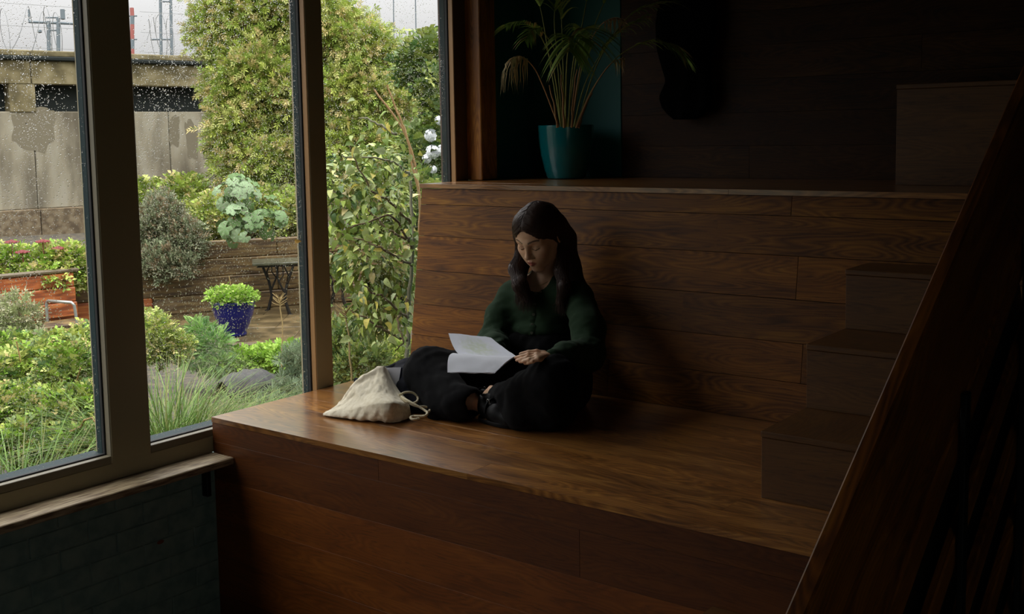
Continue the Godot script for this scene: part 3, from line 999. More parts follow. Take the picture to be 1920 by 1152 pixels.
func garden_walls() -> void:
	mottled("concrete", PackedFloat32Array([0.2, 0.45, 0.6, 0.8]), PackedColorArray([Color(0.34, 0.31, 0.25), Color(0.47, 0.44, 0.37), Color(0.55, 0.52, 0.44), Color(0.60, 0.58, 0.51)]), 0.009, 3.2, 0.85, 0.3, Vector3(1.3, 0.35, 1.3))
	mottled("mossy_concrete", PackedFloat32Array([0.2, 0.5, 0.8]), PackedColorArray([Color(0.30, 0.27, 0.17), Color(0.44, 0.40, 0.28), Color(0.53, 0.49, 0.37)]), 0.012, 2.4, 0.9, 0.3)
	mottled("plinth_stone", PackedFloat32Array([0.2, 0.5, 0.8]), PackedColorArray([Color(0.33, 0.28, 0.21), Color(0.44, 0.38, 0.29), Color(0.50, 0.45, 0.36)]), 0.02, 1.5, 0.9, 0.3)
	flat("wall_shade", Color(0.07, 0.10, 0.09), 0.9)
	flat("stain", Color(0.445, 0.415, 0.34), 0.9)
	# pale boundary wall: p runs along it to the right
	var a := Vector3(-16.179, 1.094, -8.641)
	var b := Vector3(-15.417, 1.093, -12.509)
	var along := Vector3(b.x - a.x, 0, b.z - a.z).normalized()
	var w := base("boundary_wall", Vector3(a.x, -1.1, a.z), "weathered pale concrete boundary wall with a dark recessed band under its coping", "wall")
	w.basis = Basis(along, Vector3.UP, along.cross(Vector3.UP))
	var sg := 1.0 if w.basis.z.dot(-a) > 0 else -1.0   # +: towards the viewer
	var len := 26.0
	var mid := 7.0
	# heights above the foot at -1.1
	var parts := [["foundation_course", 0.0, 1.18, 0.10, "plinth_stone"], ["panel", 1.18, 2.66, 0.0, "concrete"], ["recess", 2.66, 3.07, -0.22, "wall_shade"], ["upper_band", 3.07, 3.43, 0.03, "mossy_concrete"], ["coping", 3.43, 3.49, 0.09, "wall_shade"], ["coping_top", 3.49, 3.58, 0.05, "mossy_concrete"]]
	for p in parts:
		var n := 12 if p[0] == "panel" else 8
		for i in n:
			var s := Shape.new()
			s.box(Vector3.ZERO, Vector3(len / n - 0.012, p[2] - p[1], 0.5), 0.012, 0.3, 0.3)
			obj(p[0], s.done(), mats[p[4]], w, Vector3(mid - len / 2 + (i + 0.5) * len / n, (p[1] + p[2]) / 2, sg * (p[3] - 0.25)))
	# concrete pier that interrupts the recess
	for x in [0.36, -3.2]:
		var s := Shape.new()
		s.box(Vector3.ZERO, Vector3(0.38, 0.43, 0.3), 0.01)
		obj("pier", s.done(), mats["mossy_concrete"], w, Vector3(x, 2.865, sg * -0.13))
	# damp patches, slightly proud render
	for q in [[0.50, 2.42, 0.62, 0.5], [2.75, 2.35, 0.20, 0.38], [3.05, 2.2, 0.22, 0.5], [3.32, 2.1, 0.16, 0.4]]:
		var s := Shape.new()
		var mid_v := s.vert(Vector3(q[0], q[1], sg * 0.003), Vector3(0, 0, sg))
		for k in 33:
			var an := TAU * k / 32
			var f := 0.5 * (1.0 + 0.35 * noise.get_noise_2d(cos(an) * 1.3 + q[0] * 7.0, sin(an) * 1.3))
			s.vert(Vector3(q[0] + pow(absf(cos(an)), 0.6) * signf(cos(an)) * q[2] * f, q[1] + pow(absf(sin(an)), 0.6) * signf(sin(an)) * q[3] * f * 1.3, sg * 0.002), Vector3(0, 0, sg))
		for k in 32:
			if sg > 0: s.face(mid_v, mid_v + 1 + k, mid_v + 2 + k)
			else: s.face(mid_v, mid_v + 2 + k, mid_v + 1 + k)
		obj("damp_patch", s.done(), mats["stain"], w)
	# planted terrace held by sleepers
	mottled("sleeper", PackedFloat32Array([0.25, 0.5, 0.75]), PackedColorArray([Color(0.22, 0.16, 0.08), Color(0.36, 0.28, 0.15), Color(0.46, 0.38, 0.22)]), 0.02, 1.2, 0.6, 0.3, Vector3(0.3, 2.0, 0.3))
	mottled("sleeper_orange", PackedFloat32Array([0.25, 0.5, 0.75]), PackedColorArray([Color(0.40, 0.20, 0.09), Color(0.58, 0.30, 0.13), Color(0.66, 0.40, 0.20)]), 0.02, 1.2, 0.5, 0.2, Vector3(0.3, 2.0, 0.3))
	var c := Vector3(-11.473, -1.000, -7.658)
	var d := Vector3(-10.381, -1.000, -9.583)
	var al := (d - c).normalized()
	var r := base("sleeper_wall", c, "retaining wall of stacked brown timber sleepers behind the blue pot and garden table", "retaining wall")
	r.basis = Basis(al, Vector3.UP, al.cross(Vector3.UP))
	sg = 1.0 if r.basis.z.dot(-c) > 0 else -1.0
	for k in 4:
		for i in 3:
			var s := Shape.new()
			s.box(Vector3.ZERO, Vector3(2.2 - 0.006, 0.213, 0.12), 0.012)
			obj("sleeper", s.done(), mats["sleeper" if k > 0 or i > 0 else "sleeper_orange"], r, Vector3(-0.9 + i * 2.2 - 0.7 * (k % 2), 0.108 + k * 0.216, -sg * (0.06 + 0.004 * k + rng.randf() * 0.008)))
	# irregular pale streaks on the face of the sleepers
	flat("lime", Color(0.50, 0.47, 0.38), 0.9)
	for q in [[2.02, 0.66, 0.05, 0.36], [2.17, 0.60, 0.11, 0.50], [2.20, 0.30, 0.09, 0.30]]:
		var s2 := Shape.new()
		var mv := s2.vert(Vector3(q[0], q[1], sg * 0.004), Vector3(0, 0, sg))
		for k in 25:
			var an := TAU * k / 24
			var f: float = 0.5 * (1.0 + 0.5 * noise.get_noise_2d(cos(an) * 2.0 + q[0] * 7.0, sin(an) * 2.0))
			s2.vert(Vector3(q[0] + cos(an) * q[2] * f, q[1] + sin(an) * q[3] * f, sg * 0.003), Vector3(0, 0, sg))
		for k in 24:
			if sg > 0: s2.face(mv, mv + 1 + k, mv + 2 + k)
			else: s2.face(mv, mv + 2 + k, mv + 1 + k)
		obj("pale_streak", s2.done(), mats["lime"], r)
	var bed := Shape.new()
	bed.box(Vector3.ZERO, Vector3(9.0, 0.80, 3.0), 0.05)
	obj("soil_fill", bed.done(), mats["soil"], r, Vector3(0.2, 0.40, -sg * 1.65))


func rail_yard() -> void:
	var st := flat("grey_steel", Color(0.36, 0.40, 0.42), 0.6)
	var thin := flat("wire", Color(0.42, 0.43, 0.43), 0.5)
	# coiled wire along the wall top, left part and right part
	for e in [[-2.6, 2.0, 0.40], [2.2, 5.4, 0.38]]:
		var o := base("razor_wire", Vector3(-16.340, 2.433, -8.814), ["loose coils of barbed wire on the wall top behind the leftmost window", "low coils of barbed wire on the wall top between mullion and feathery tree"][0 if e[0] < 0 else 1], "barbed wire", "barbed wire coils on the wall")
		var a: Vector3 = Vector3(-16.276, 1.094, -8.693)
		var b := Vector3(-15.497, 1.093, -12.575)
		var al := Vector3(b.x - a.x, 0, b.z - a.z).normalized()
		var si := al.cross(Vector3.UP)
		for lay in 2:
			var pts := PackedVector3Array()
			var n: int = int((e[1] - e[0]) * 46)
			for i in n:
				var t := i / float(n)
				var an: float = t * (e[1] - e[0]) * (3.4 + lay * 0.7) * TAU / 1.6 + lay
				var rr: float = e[2] * (1.0 + 0.3 * noise.get_noise_2d(i * 0.06, lay * 9.0))
				pts.push_back(al * (e[0] + t * (e[1] - e[0])) + Vector3(0, 0.30 + sin(an) * rr + 0.06 * noise.get_noise_2d(i * 0.1, 4.0), 0) + si * cos(an) * rr * 0.6 + al * sin(an * 0.5) * 0.15)
			var s := Shape.new()
			s.tube(pts, [0.0045], 4)
			obj("coil", s.done(), thin, o)
		var hs := Shape.new()
		for h in [0.10, 0.42, 0.75]:
			hs.tube(PackedVector3Array([al * e[0] + Vector3(0, h, 0), al * e[1] + Vector3(0, h, 0)]), [0.003], 4)
		obj("strand", hs.done(), thin, o)
	# signal gantry
	var g := base("signal_gantry", Vector3(-37.601, 4.099, -22.255), "grey railway signal post with a crossbar, seen above the wall through the leftmost window", "gantry")
	for q in [[Vector3(-37.435, -0.996, -21.739), Vector3(-37.803, 5.438, -22.270), 0.07], [Vector3(-37.175, -1.002, -21.936), Vector3(-37.534, 5.566, -22.491), 0.07]]:
		var s := Shape.new(); s.tube(PackedVector3Array([q[0] - g.position, q[1] - g.position]), [q[2]], 8)
		obj("mast", s.done(), st, g)
	for q in [[Vector3(-38.367, 5.431, -21.839), Vector3(-36.897, 5.324, -22.947), 0.05], [Vector3(-37.885, 5.574, -22.224), Vector3(-37.488, 5.566, -22.526), 0.03], [Vector3(-37.726, 5.113, -22.288), Vector3(-37.497, 5.108, -22.462), 0.03]]:
		var s := Shape.new(); s.tube(PackedVector3Array([q[0] - g.position, q[1] - g.position]), [q[2]], 6)
		obj("crossbar", s.done(), st, g)
	for q in [[Vector3(-38.388, 5.870, -21.878), Vector3(-38.352, 5.450, -21.852), 0.04], [Vector3(-37.426, 5.850, -22.610), Vector3(-37.394, 5.506, -22.591), 0.09], [Vector3(-38.047, 5.119, -22.044), Vector3(-38.028, 5.043, -22.048), 0.08]]:
		var s := Shape.new(); s.tube(PackedVector3Array([q[0] - g.position, q[1] - g.position]), [q[2]], 6)
		obj("insulator", s.done(), st, g)
	# lattice mast
	var l := base("lattice_mast", Vector3(-32.666, 3.704, -23.443), "grey lattice railway mast of two uprights with rungs above the wall", "mast")
	for q in [[Vector3(-32.495, -1.101, -22.967), Vector3(-32.967, 6.972, -23.626)], [Vector3(-32.190, -1.107, -23.199), Vector3(-32.691, 6.966, -23.836)]]:
		var s := Shape.new(); s.tube(PackedVector3Array([q[0] - l.position, q[1] - l.position]), [0.055], 6)
		obj("upright", s.done(), st, l)
	for y in [[Vector3(-32.836, 4.541, -23.419), Vector3(-32.532, 4.535, -23.650)], [Vector3(-32.912, 5.829, -23.523), Vector3(-32.622, 5.823, -23.744)], [Vector3(-32.771, 3.163, -23.295), Vector3(-32.466, 3.156, -23.527)], [Vector3(-33.098, 4.546, -23.220), Vector3(-32.836, 4.541, -23.419)]]:
		var s := Shape.new(); s.tube(PackedVector3Array([y[0] - l.position, y[1] - l.position]), [0.03], 6)
		obj("rung", s.done(), st, l)
	# banded pole
	var p := base("banded_pole", Vector3(-26.445, 2.021, -17.865), "pole in red and grey bands rising above the wall beside the wide mullion", "pole")
	var red := flat("band_red", Color(0.55, 0.30, 0.27), 0.6)
	var ys := [Vector3(-26.251, -1.087, -17.620), Vector3(-26.518, 3.567, -18.004), Vector3(-26.531, 3.825, -18.027), Vector3(-26.550, 4.226, -18.063), Vector3(-26.561, 4.455, -18.083), Vector3(-26.582, 4.670, -18.094)]
	for i in 5:
		var s := Shape.new(); s.tube(PackedVector3Array([ys[i] - p.position, ys[i + 1] - p.position]), [0.055], 8)
		obj("band", s.done(), red if i % 2 == 0 else st, p)
	for q in [Vector3(-26.531, 3.825, -18.027), Vector3(-26.561, 4.455, -18.083)]:
		var s := Shape.new(); s.tube(PackedVector3Array([q - p.position - Vector3(0.1, 0, -0.08), q - p.position + Vector3(0.1, 0, -0.08)]), [0.02], 6)
		obj("bracket", s.done(), st, p)
	for q in [[Vector3(-31.018, -1.077, -32.947), Vector3(-31.532, 7.902, -33.688), "left"], [Vector3(-30.279, -1.092, -33.509), Vector3(-30.828, 7.888, -34.224), "right"]]:
		var o := base("thin_mast", q[0], "%s one of two thin grey masts in the sky gap above the trees" % q[2], "mast", "thin masts above the trees")
		var s := Shape.new(); s.tube(PackedVector3Array([Vector3.ZERO, q[1] - q[0]]), [0.035, 0.022], 6)
		obj("shaft", s.done(), st, o)
		s = Shape.new(); s.tube(PackedVector3Array([(q[1] - q[0]) * 0.93 - Vector3(0.04, 0, -0.03), (q[1] - q[0]) * 0.93 + Vector3(0.04, 0, -0.03)]), [0.05], 6)
		obj("collar", s.done(), st, o)


func garden_furniture() -> void:
	# blue glazed pot
	var bl := flat("blue_glaze", Color(0.03, 0.055, 0.34), 0.3, 0.35)
	bl.clearcoat_enabled = true; bl.clearcoat = 0.15; bl.clearcoat_roughness = 0.05
	var p := base("blue_pot", Vector3(-9.469, -1.000, -7.505), "cobalt blue glazed pot on the garden terrace holding bright green leaves", "plant pot")
	var s := Shape.new()
	s.lathe(Vector3.ZERO, [Vector2(0.001, 0.0), Vector2(0.125, 0.0), Vector2(0.13, 0.03), Vector2(0.12, 0.045), Vector2(0.16, 0.12), Vector2(0.20, 0.22), Vector2(0.218, 0.30), Vector2(0.222, 0.345), Vector2(0.235, 0.36), Vector2(0.232, 0.385), Vector2(0.205, 0.385), Vector2(0.20, 0.34), Vector2(0.001, 0.33)], 32)
	obj("body", s.done(), bl, p)
	# dark iron table with branch-shaped legs
	var tt := mottled("slate", PackedFloat32Array([0.25, 0.75]), PackedColorArray([Color(0.22, 0.22, 0.17), Color(0.33, 0.33, 0.26)]), 0.02, 1.0, 0.3)
	var iron := flat("iron", Color(0.07, 0.065, 0.05), 0.5, 0.5, 0.3)
	var A := Vector3(-10.544, -1.000, -8.882)
	var t := base("garden_table", A, "garden table with a thin grey top on dark branch-shaped iron legs", "table")
	var al := (Vector3(-9.983, -1.000, -9.568) - A); al.y = 0.0; al = al.normalized()
	var side := Vector3(-al.z, 0, al.x)
	if side.dot(-A) < 0: side = -side
	t.basis = Basis(al, Vector3.UP, al.cross(Vector3.UP))
	var sg := signf(t.basis.z.dot(side))
	s = Shape.new(); s.box(Vector3.ZERO, Vector3(1.22, 0.03, 0.52), 0.006)
	obj("table_top", s.done(), tt, t, Vector3(0.44, 0.615, sg * 0.2))
	for e in [[0.0, 0.0], [0.24, 0.42], [0.75, 0.0], [0.92, 0.42]]:
		s = Shape.new()
		var f := Vector3(e[0], 0, sg * e[1])
		var out: float = -1.0 if e[0] < 0.1 or e[0] == 0.75 else 1.0
		s.tube(PackedVector3Array([f + Vector3(-out * 0.0, 0, 0), f + Vector3(-out * 0.05, 0.18, 0), f + Vector3(-out * 0.02, 0.36, 0), f + Vector3(out * 0.07, 0.60, 0)]), [0.022, 0.018, 0.017, 0.015], 7)
		s.tube(PackedVector3Array([f + Vector3(-out * 0.04, 0.24, 0), f + Vector3(-out * 0.12, 0.42, 0.02), f + Vector3(-out * 0.14, 0.60, 0.03)]), [0.014, 0.012, 0.011], 6)
		s.tube(PackedVector3Array([f + Vector3(-out * 0.02, 0.36, 0), f + Vector3(out * 0.0, 0.48, 0.05), f + Vector3(-out * 0.05, 0.60, 0.10)]), [0.012, 0.010, 0.009], 6)
		s.tube(PackedVector3Array([f + Vector3(-out * 0.11, 0.40, 0.02), f + Vector3(-out * 0.06, 0.47, 0.02), f + Vector3(-out * 0.06, 0.60, 0.02)]), [0.009, 0.008], 6)
		s.tube(PackedVector3Array([f + Vector3(-out * 0.01, 0.0, 0), f + Vector3(out * 0.04, -0.0, 0.03)]), [0.02, 0.008], 6)
		obj("leg", s.done(), iron, t)
	s = Shape.new(); s.box(Vector3.ZERO, Vector3(1.12, 0.03, 0.42), 0.003)
	obj("apron", s.done(), iron, t, Vector3(0.44, 0.588, sg * 0.2))
	# orange timber seat with steel arms
	var B := Vector3(-10.996, -1.020, -5.354)
	var g := base("timber_seat", B, "long orange-brown timber garden seat with pale steel loop arms", "garden bench")
	al = Vector3(-10.765, -1.020, -6.746) - B; al.y = 0.0; al = al.normalized()
	g.basis = Basis(al, Vector3.UP, al.cross(Vector3.UP))
	sg = 1.0 if g.basis.z.dot(-B) > 0 else -1.0
	for k in 3:
		s = Shape.new(); s.box(Vector3.ZERO, Vector3(1.62, 0.155, 0.05), 0.008)
		obj("back_board", s.done(), mats["sleeper_orange"], g, Vector3(0.52, 0.28 + k * 0.16, -sg * (0.42 + 0.03 * k)))
	s = Shape.new(); s.box(Vector3.ZERO, Vector3(1.70, 0.035, 0.16), 0.008)
	obj("back_cap", s.done(), mats["kerb_wood"], g, Vector3(0.54, 0.70, -sg * 0.52))
	for k in 3:
		s = Shape.new(); s.box(Vector3.ZERO, Vector3(1.62, 0.045, 0.125), 0.008)
		obj("seat_board", s.done(), mats["sleeper"], g, Vector3(0.52, 0.165, -sg * (0.02 + 0.13 * k)))
	s = Shape.new(); s.box(Vector3.ZERO, Vector3(1.62, 0.14, 0.05), 0.008)
	obj("front_board", s.done(), mats["sleeper"], g, Vector3(0.52, 0.07, sg * 0.02))
	var arm := flat("pale_steel", Color(0.60, 0.62, 0.60), 0.35, 0.5, 0.6)
	for x in [0.33, 0.98]:
		s = Shape.new()
		s.tube(PackedVector3Array([Vector3(x, 0.18, -sg * 0.36), Vector3(x, 0.38, -sg * 0.36), Vector3(x + 0.01, 0.41, -sg * 0.34), Vector3(x + 0.06, 0.415, -sg * 0.12), Vector3(x + 0.13, 0.41, sg * 0.0), Vector3(x + 0.15, 0.38, sg * 0.02), Vector3(x + 0.17, 0.18, sg * 0.02)]), [0.017], 6)
		obj("arm", s.done(), arm, g)
	# grey stone slab by the grass
	mottled("stone", PackedFloat32Array([0.25, 0.5, 0.75]), PackedColorArray([Color(0.05, 0.05, 0.05), Color(0.09, 0.09, 0.09), Color(0.17, 0.17, 0.165)]), 0.03, 0.8, 0.7, 0.4)
	var R := Vector3(-6.752, -0.890, -5.471)
	var rk := base("pond_stone", R, "dark wet arched stone slab lying among the grass near the window", "stone")
	var rows := []
	for i in 9:
		var row := []
		for k in 15:
			var a := PI * k / 14.0
			var tt2 := (i / 8.0 - 0.5)
			var q := Vector3(-cos(a) * 0.23, pow(sin(a), 0.7) * 0.19, 0)
			q *= 1.0 + 0.16 * noise.get_noise_2d(k * 0.5, i * 0.6)
			q *= 1.0 - 0.3 * pow(absf(tt2) * 2.0, 3.0)
			row.push_back(q + Vector3(0, 0, 0.42 * tt2))
		rows.push_back(row)
	s = Shape.new(); s.net(rows, true)
	var so := obj("slab", s.done(), mats["stone"], rk)
	so.basis = Basis(Vector3.UP, -0.35)
	# low edging plank in front of the nearest bush
	var E0 := Vector3(-6.149, -0.515, -3.197)
	var E1 := Vector3(-5.275, -0.615, -3.346)
	var ed := base("edging_plank", E0, "grey-brown timber edging plank among grass at the foot of the leftmost window", "plank")
	var dd := (E1 - E0)
	s = Shape.new(); s.box(Vector3.ZERO, Vector3(dd.length() + 0.6, 0.10, 0.04), 0.006)
	var eo := obj("plank", s.done(), mats["kerb_wood"], ed)
	var ex := dd.normalized()
	var ez := ex.cross(Vector3.UP).normalized()
	eo.transform = Transform3D(Basis(ex, ez.cross(ex), ez), dd / 2)
	for q in [0.05, 0.75]:
		s = Shape.new(); s.box(Vector3.ZERO, Vector3(0.045, 0.7, 0.045), 0.005)
		obj("stake", s.done(), mats["kerb_wood"], ed, dd * q + Vector3(0, -0.33, 0.0) - ez * 0.05)


func garden_plants() -> void:
	var lf := leafy("leaf_matte", 0.5, 0.35)
	var gl := leafy("leaf_gloss", 0.32, 0.25)
	flat("bark", Color(0.34, 0.28, 0.19), 0.9)
	flat("pale_bark", Color(0.52, 0.50, 0.42), 0.9)
	flat("shoot", Color(0.52, 0.40, 0.24), 0.8)
	flat("dry", Color(0.55, 0.47, 0.30), 0.9)
	var YG := [Color(0.40, 0.46, 0.10), Color(0.31, 0.40, 0.08), Color(0.47, 0.50, 0.17), Color(0.22, 0.31, 0.06), Color(0.54, 0.45, 0.20)]
	var MG := [Color(0.19, 0.25, 0.05), Color(0.24, 0.30, 0.07), Color(0.12, 0.18, 0.04), Color(0.30, 0.33, 0.09)]
	var DG := [Color(0.06, 0.12, 0.03), Color(0.10, 0.17, 0.05), Color(0.14, 0.20, 0.08), Color(0.20, 0.26, 0.10)]
	var PG := [Color(0.13, 0.21, 0.085), Color(0.085, 0.15, 0.045), Color(0.19, 0.27, 0.14)]
	var GG := [Color(0.20, 0.23, 0.13), Color(0.15, 0.18, 0.10), Color(0.26, 0.27, 0.17), Color(0.22, 0.17, 0.10)]
	var BG := [Color(0.24, 0.40, 0.05), Color(0.32, 0.48, 0.08), Color(0.17, 0.30, 0.04)]
	var sprig := sprig_mesh(8, 0.34, 0.13)
	var small := cluster_mesh(7, 3, 0.42, 0.2)
	var round_l := cluster_mesh(6, 8, 0.5, 0.34)
	# ---- feathery golden tree ----
	var T := Vector3(-12.114, -0.214, -10.820)
	var t := base("feathery_tree", Vector3(T.x, -0.3, T.z), "tall feathery tree with yellow-green leaves in front of the concrete wall", "tree")
	bough(t, "trunk", [Vector3(T.x, -0.3, T.z), Vector3(-12.149, 1.160, -10.966), Vector3(-12.112, 2.304, -11.139)], 0.07, 0.03, mats["bark"])
	for e in [[Vector3(-12.139, 1.084, -10.964), Vector3(-12.422, 1.846, -10.592), Vector3(-12.798, 2.599, -10.273)], [Vector3(-12.126, 1.312, -11.003), Vector3(-11.584, 1.979, -11.248), Vector3(-11.451, 2.739, -11.572)], [Vector3(-12.100, 0.778, -10.955), Vector3(-12.183, 0.947, -10.155), Vector3(-12.322, 1.100, -9.816)], [Vector3(-12.106, 1.541, -11.047), Vector3(-11.178, 1.516, -11.247), Vector3(-10.835, 1.807, -11.545)]]:
		bough(t, "bough", e, 0.035, 0.008, mats["bark"])
	crown("foliage", t, cluster_mesh(13, 6, 0.42, 0.13), lf, [
		[Vector3(-12.759, 2.606, -10.430), Vector3(0.62, 0.75, 0.6)], [Vector3(-12.413, 2.844, -10.978), Vector3(0.75, 0.9, 0.7)], [Vector3(-13.120, 2.973, -10.454), Vector3(0.35, 0.4, 0.4)],
		[Vector3(-12.221, 1.755, -10.228), Vector3(0.62, 0.65, 0.6)], [Vector3(-11.982, 1.533, -10.635), Vector3(0.7, 0.75, 0.6)], [Vector3(-12.129, 1.169, -9.845), Vector3(0.42, 0.42, 0.4)],
		[Vector3(-11.913, 0.737, -9.829), Vector3(0.55, 0.36, 0.4)], [Vector3(-11.663, 0.651, -10.262), Vector3(0.5, 0.5, 0.5)],
		[Vector3(-11.602, 2.356, -11.282), Vector3(0.55, 0.6, 0.5)], [Vector3(-11.151, 2.185, -11.352), Vector3(0.48, 0.52, 0.5)], [Vector3(-11.893, 2.833, -11.373), Vector3(0.35, 0.3, 0.3)],
		[Vector3(-11.211, 1.514, -10.968), Vector3(0.6, 0.5, 0.5)], [Vector3(-10.803, 1.579, -11.288), Vector3(0.38, 0.32, 0.4)], [Vector3(-11.093, 0.857, -10.723), Vector3(0.5, 0.5, 0.5)], [Vector3(-10.985, 2.042, -11.713), Vector3(0.25, 0.2, 0.3)], [Vector3(-10.760, 0.920, -11.111), Vector3(0.5, 0.4, 0.4)],
		[Vector3(-12.377, 1.644, -9.842), Vector3(0.2, 0.16, 0.2)], [Vector3(-12.721, 1.766, -9.848), Vector3(0.13, 0.1, 0.1)], [Vector3(-13.093, 2.651, -10.181), Vector3(0.25, 0.3, 0.25)]], 46000, 0.08, 0.17, YG, 41, 0.2, 0.6, 0.3, 0.75)
	# ---- shrubs on the planted terrace ----
	var sh := base("terrace_shrub", Vector3(-11.548, -0.265, -9.476), "mixed green leafy shrub along the top of the sleeper wall", "shrub")
	bough(sh, "stem", [Vector3(-11.548, -0.265, -9.476), Vector3(-11.622, 0.120, -9.468), Vector3(-11.663, 0.336, -9.337)], 0.02, 0.008, mats["bark"])
	crown("foliage", sh, round_l, lf, [[Vector3(-11.789, 0.071, -9.081), Vector3(0.5, 0.28, 0.35)], [Vector3(-11.399, 0.115, -9.637), Vector3(0.5, 0.35, 0.4)], [Vector3(-12.605, 0.250, -9.239), Vector3(0.4, 0.35, 0.3)], [Vector3(-10.915, 0.062, -9.620), Vector3(0.3, 0.3, 0.3)], [Vector3(-13.149, 0.211, -9.072), Vector3(0.22, 0.32, 0.3)]], 4200, 0.08, 0.15, MG + YG, 43)
	var lv := base("grey_shrub", Vector3(-11.177, -0.529, -7.955), "grey-green twiggy shrub spilling over the sleeper wall beside the wide mullion", "shrub")
	bough(lv, "stem", [Vector3(-11.177, -0.529, -7.955), Vector3(-11.287, -0.224, -8.036), Vector3(-11.428, 0.087, -8.094)], 0.02, 0.008, mats["bark"])
	crown("foliage", lv, small, lf, [[Vector3(-11.453, 0.087, -8.075), Vector3(0.30, 0.36, 0.3)], [Vector3(-11.156, -0.100, -8.152), Vector3(0.26, 0.25, 0.25)], [Vector3(-11.201, -0.328, -7.836), Vector3(0.26, 0.22, 0.22)], [Vector3(-11.486, -0.093, -7.901), Vector3(0.15, 0.3, 0.2)], [Vector3(-11.024, -0.363, -7.966), Vector3(0.2, 0.14, 0.2)]], 3600, 0.06, 0.12, GG, 44)
	# ---- plant with round lobed leaves: every leaf its own piece ----
	var lb := base("lobed_leaf_plant", Vector3(-10.752, -0.151, -8.580), "plant with large round pale green lobed leaves hanging over the sleeper wall", "plant")
	bough(lb, "stem", [Vector3(-10.752, -0.151, -8.580), Vector3(-10.698, 0.208, -8.540), Vector3(-10.643, 0.529, -8.496)], 0.015, 0.008, mats["bark"])
	var lobm := [lobed_mesh(7), lobed_mesh(6)]
	var tones := []
	for c in PG:
		var m := leafy("lobed_leaf_%d" % tones.size(), 0.4, 0.3)
		m.albedo_color = c.linear_to_srgb()
		tones.push_back(m)
	var rr := RandomNumberGenerator.new(); rr.seed = 5
	var at1 := Vector3(-10.559, 0.459, -8.425)
	var at2 := Vector3(-10.401, 0.107, -8.311)
	var at3 := Vector3(-10.146, 0.159, -8.576)
	for i in 92:
		var ctr: Vector3 = at1 if i < 38 else at2 if i < 66 else at3
		var rad := Vector3(0.36, 0.26, 0.26) if i < 38 else Vector3(0.36, 0.28, 0.2)
		var d := Vector3(rr.randfn(), rr.randfn(), rr.randfn()).normalized()
		var o := obj("leaf", lobm[i % 2], tones[rr.randi() % 3], lb)
		var out := (-ctr.normalized() * 0.3 + d * 0.7 + Vector3.UP * 0.5).normalized()
		var fw := Vector3(rr.randfn(), -0.6, rr.randfn()).normalized()
		fw = (fw - out * fw.dot(out)).normalized()
		var sz := rr.randf_range(0.10, 0.17)
		o.transform = Transform3D(Basis(out.cross(fw), out, fw).scaled_local(Vector3.ONE * sz), ctr + d * rad * pow(rr.randf(), 0.4) - lb.position)
	# ---- flowering bed behind the timber seat ----
	var sd := base("flowering_clump", Vector3(-11.761, -0.748, -6.597), "clump of yellow-green leaves with small dull red flower heads behind the timber seat", "plant")
	crown("foliage", sd, round_l, lf, [[Vector3(-11.825, -0.419, -6.590), Vector3(0.62, 0.17, 0.25)], [Vector3(-11.588, -0.317, -6.909), Vector3(0.24, 0.25, 0.25)], [Vector3(-11.757, -0.314, -6.781), Vector3(0.3, 0.22, 0.25)], [Vector3(-12.164, -0.335, -6.468), Vector3(0.28, 0.22, 0.25)], [Vector3(-12.021, -0.308, -6.580), Vector3(0.25, 0.2, 0.25)], [Vector3(-12.355, -0.361, -6.319), Vector3(0.3, 0.2, 0.25)]], 5200, 0.06, 0.12, YG + BG, 46)
	flat("petal_red", Color(0.42, 0.13, 0.13), 0.7)
	for q in [Vector3(-11.928, -0.024, -6.434), Vector3(-11.654, -0.024, -6.644), Vector3(-11.733, -0.129, -6.444), Vector3(-11.508, -0.104, -6.745), Vector3(-11.413, -0.339, -6.535)]:
		var s := Shape.new()
		for k in 26:
			var a := k * 2.4
			var e := sqrt(k / 26.0)
			s.lathe(q - sd.position + Vector3(cos(a) * e * 0.075, 0.02 * (1 - e), sin(a) * e * 0.075), [Vector2(0.014, 0.0), Vector2(0.016, 0.010), Vector2(0.001, 0.022)], 6)
		s.tube(PackedVector3Array([q - sd.position, q - sd.position + Vector3(0.02, -0.3, 0)]), [0.005], 5)
		obj("flower_head", s.done(), mats["petal_red"], sd)
	# ---- leaves in the blue pot ----
	var pp := base("pot_lettuce", Vector3(-9.469, -1.000, -7.505) + Vector3(0, 0.34, 0), "bright green frilly leaves growing in the blue pot", "plant")
	crown("foliage", pp, round_l, lf, [[pp.position + Vector3(0, 0.07, 0), Vector3(0.235, 0.065, 0.235)], [pp.position + Vector3(-0.08, 0.10, 0.05), Vector3(0.14, 0.05, 0.14)]], 1100, 0.05, 0.09, BG + [Color(0.42, 0.55, 0.14)], 47, 0.6)
	var sp := Shape.new(); sp.tube(PackedVector3Array([Vector3(-0.02, 0, 0), Vector3(-0.03, 0.2, 0), Vector3(-0.05, 0.30, 0)]), [0.006, 0.004], 5)
	obj("stalk", sp.done(), mats["dry"], pp)
	# ---- feathery green by the pot ----
	var fe := base("feathery_herb", Vector3(-8.592, -1.120, -6.510), "blue-green feathery herb in front of the blue pot", "plant")
	crown("foliage", fe, sprig, lf, [[Vector3(-8.221, -0.659, -6.149), Vector3(0.14, 0.12, 0.14)], [Vector3(-7.961, -0.753, -6.083), Vector3(0.13, 0.14, 0.14)], [Vector3(-8.160, -0.830, -6.047), Vector3(0.14, 0.12, 0.15)], [Vector3(-7.836, -0.874, -6.037), Vector3(0.1, 0.08, 0.12)]], 1300, 0.05, 0.10, [Color(0.17, 0.30, 0.08), Color(0.22, 0.36, 0.10), Color(0.13, 0.24, 0.09)], 48)
	var cu := base("ground_cover", Vector3(-8.439, -1.120, -6.897), "low mound of bright green ground cover below the terrace kerb", "plant")
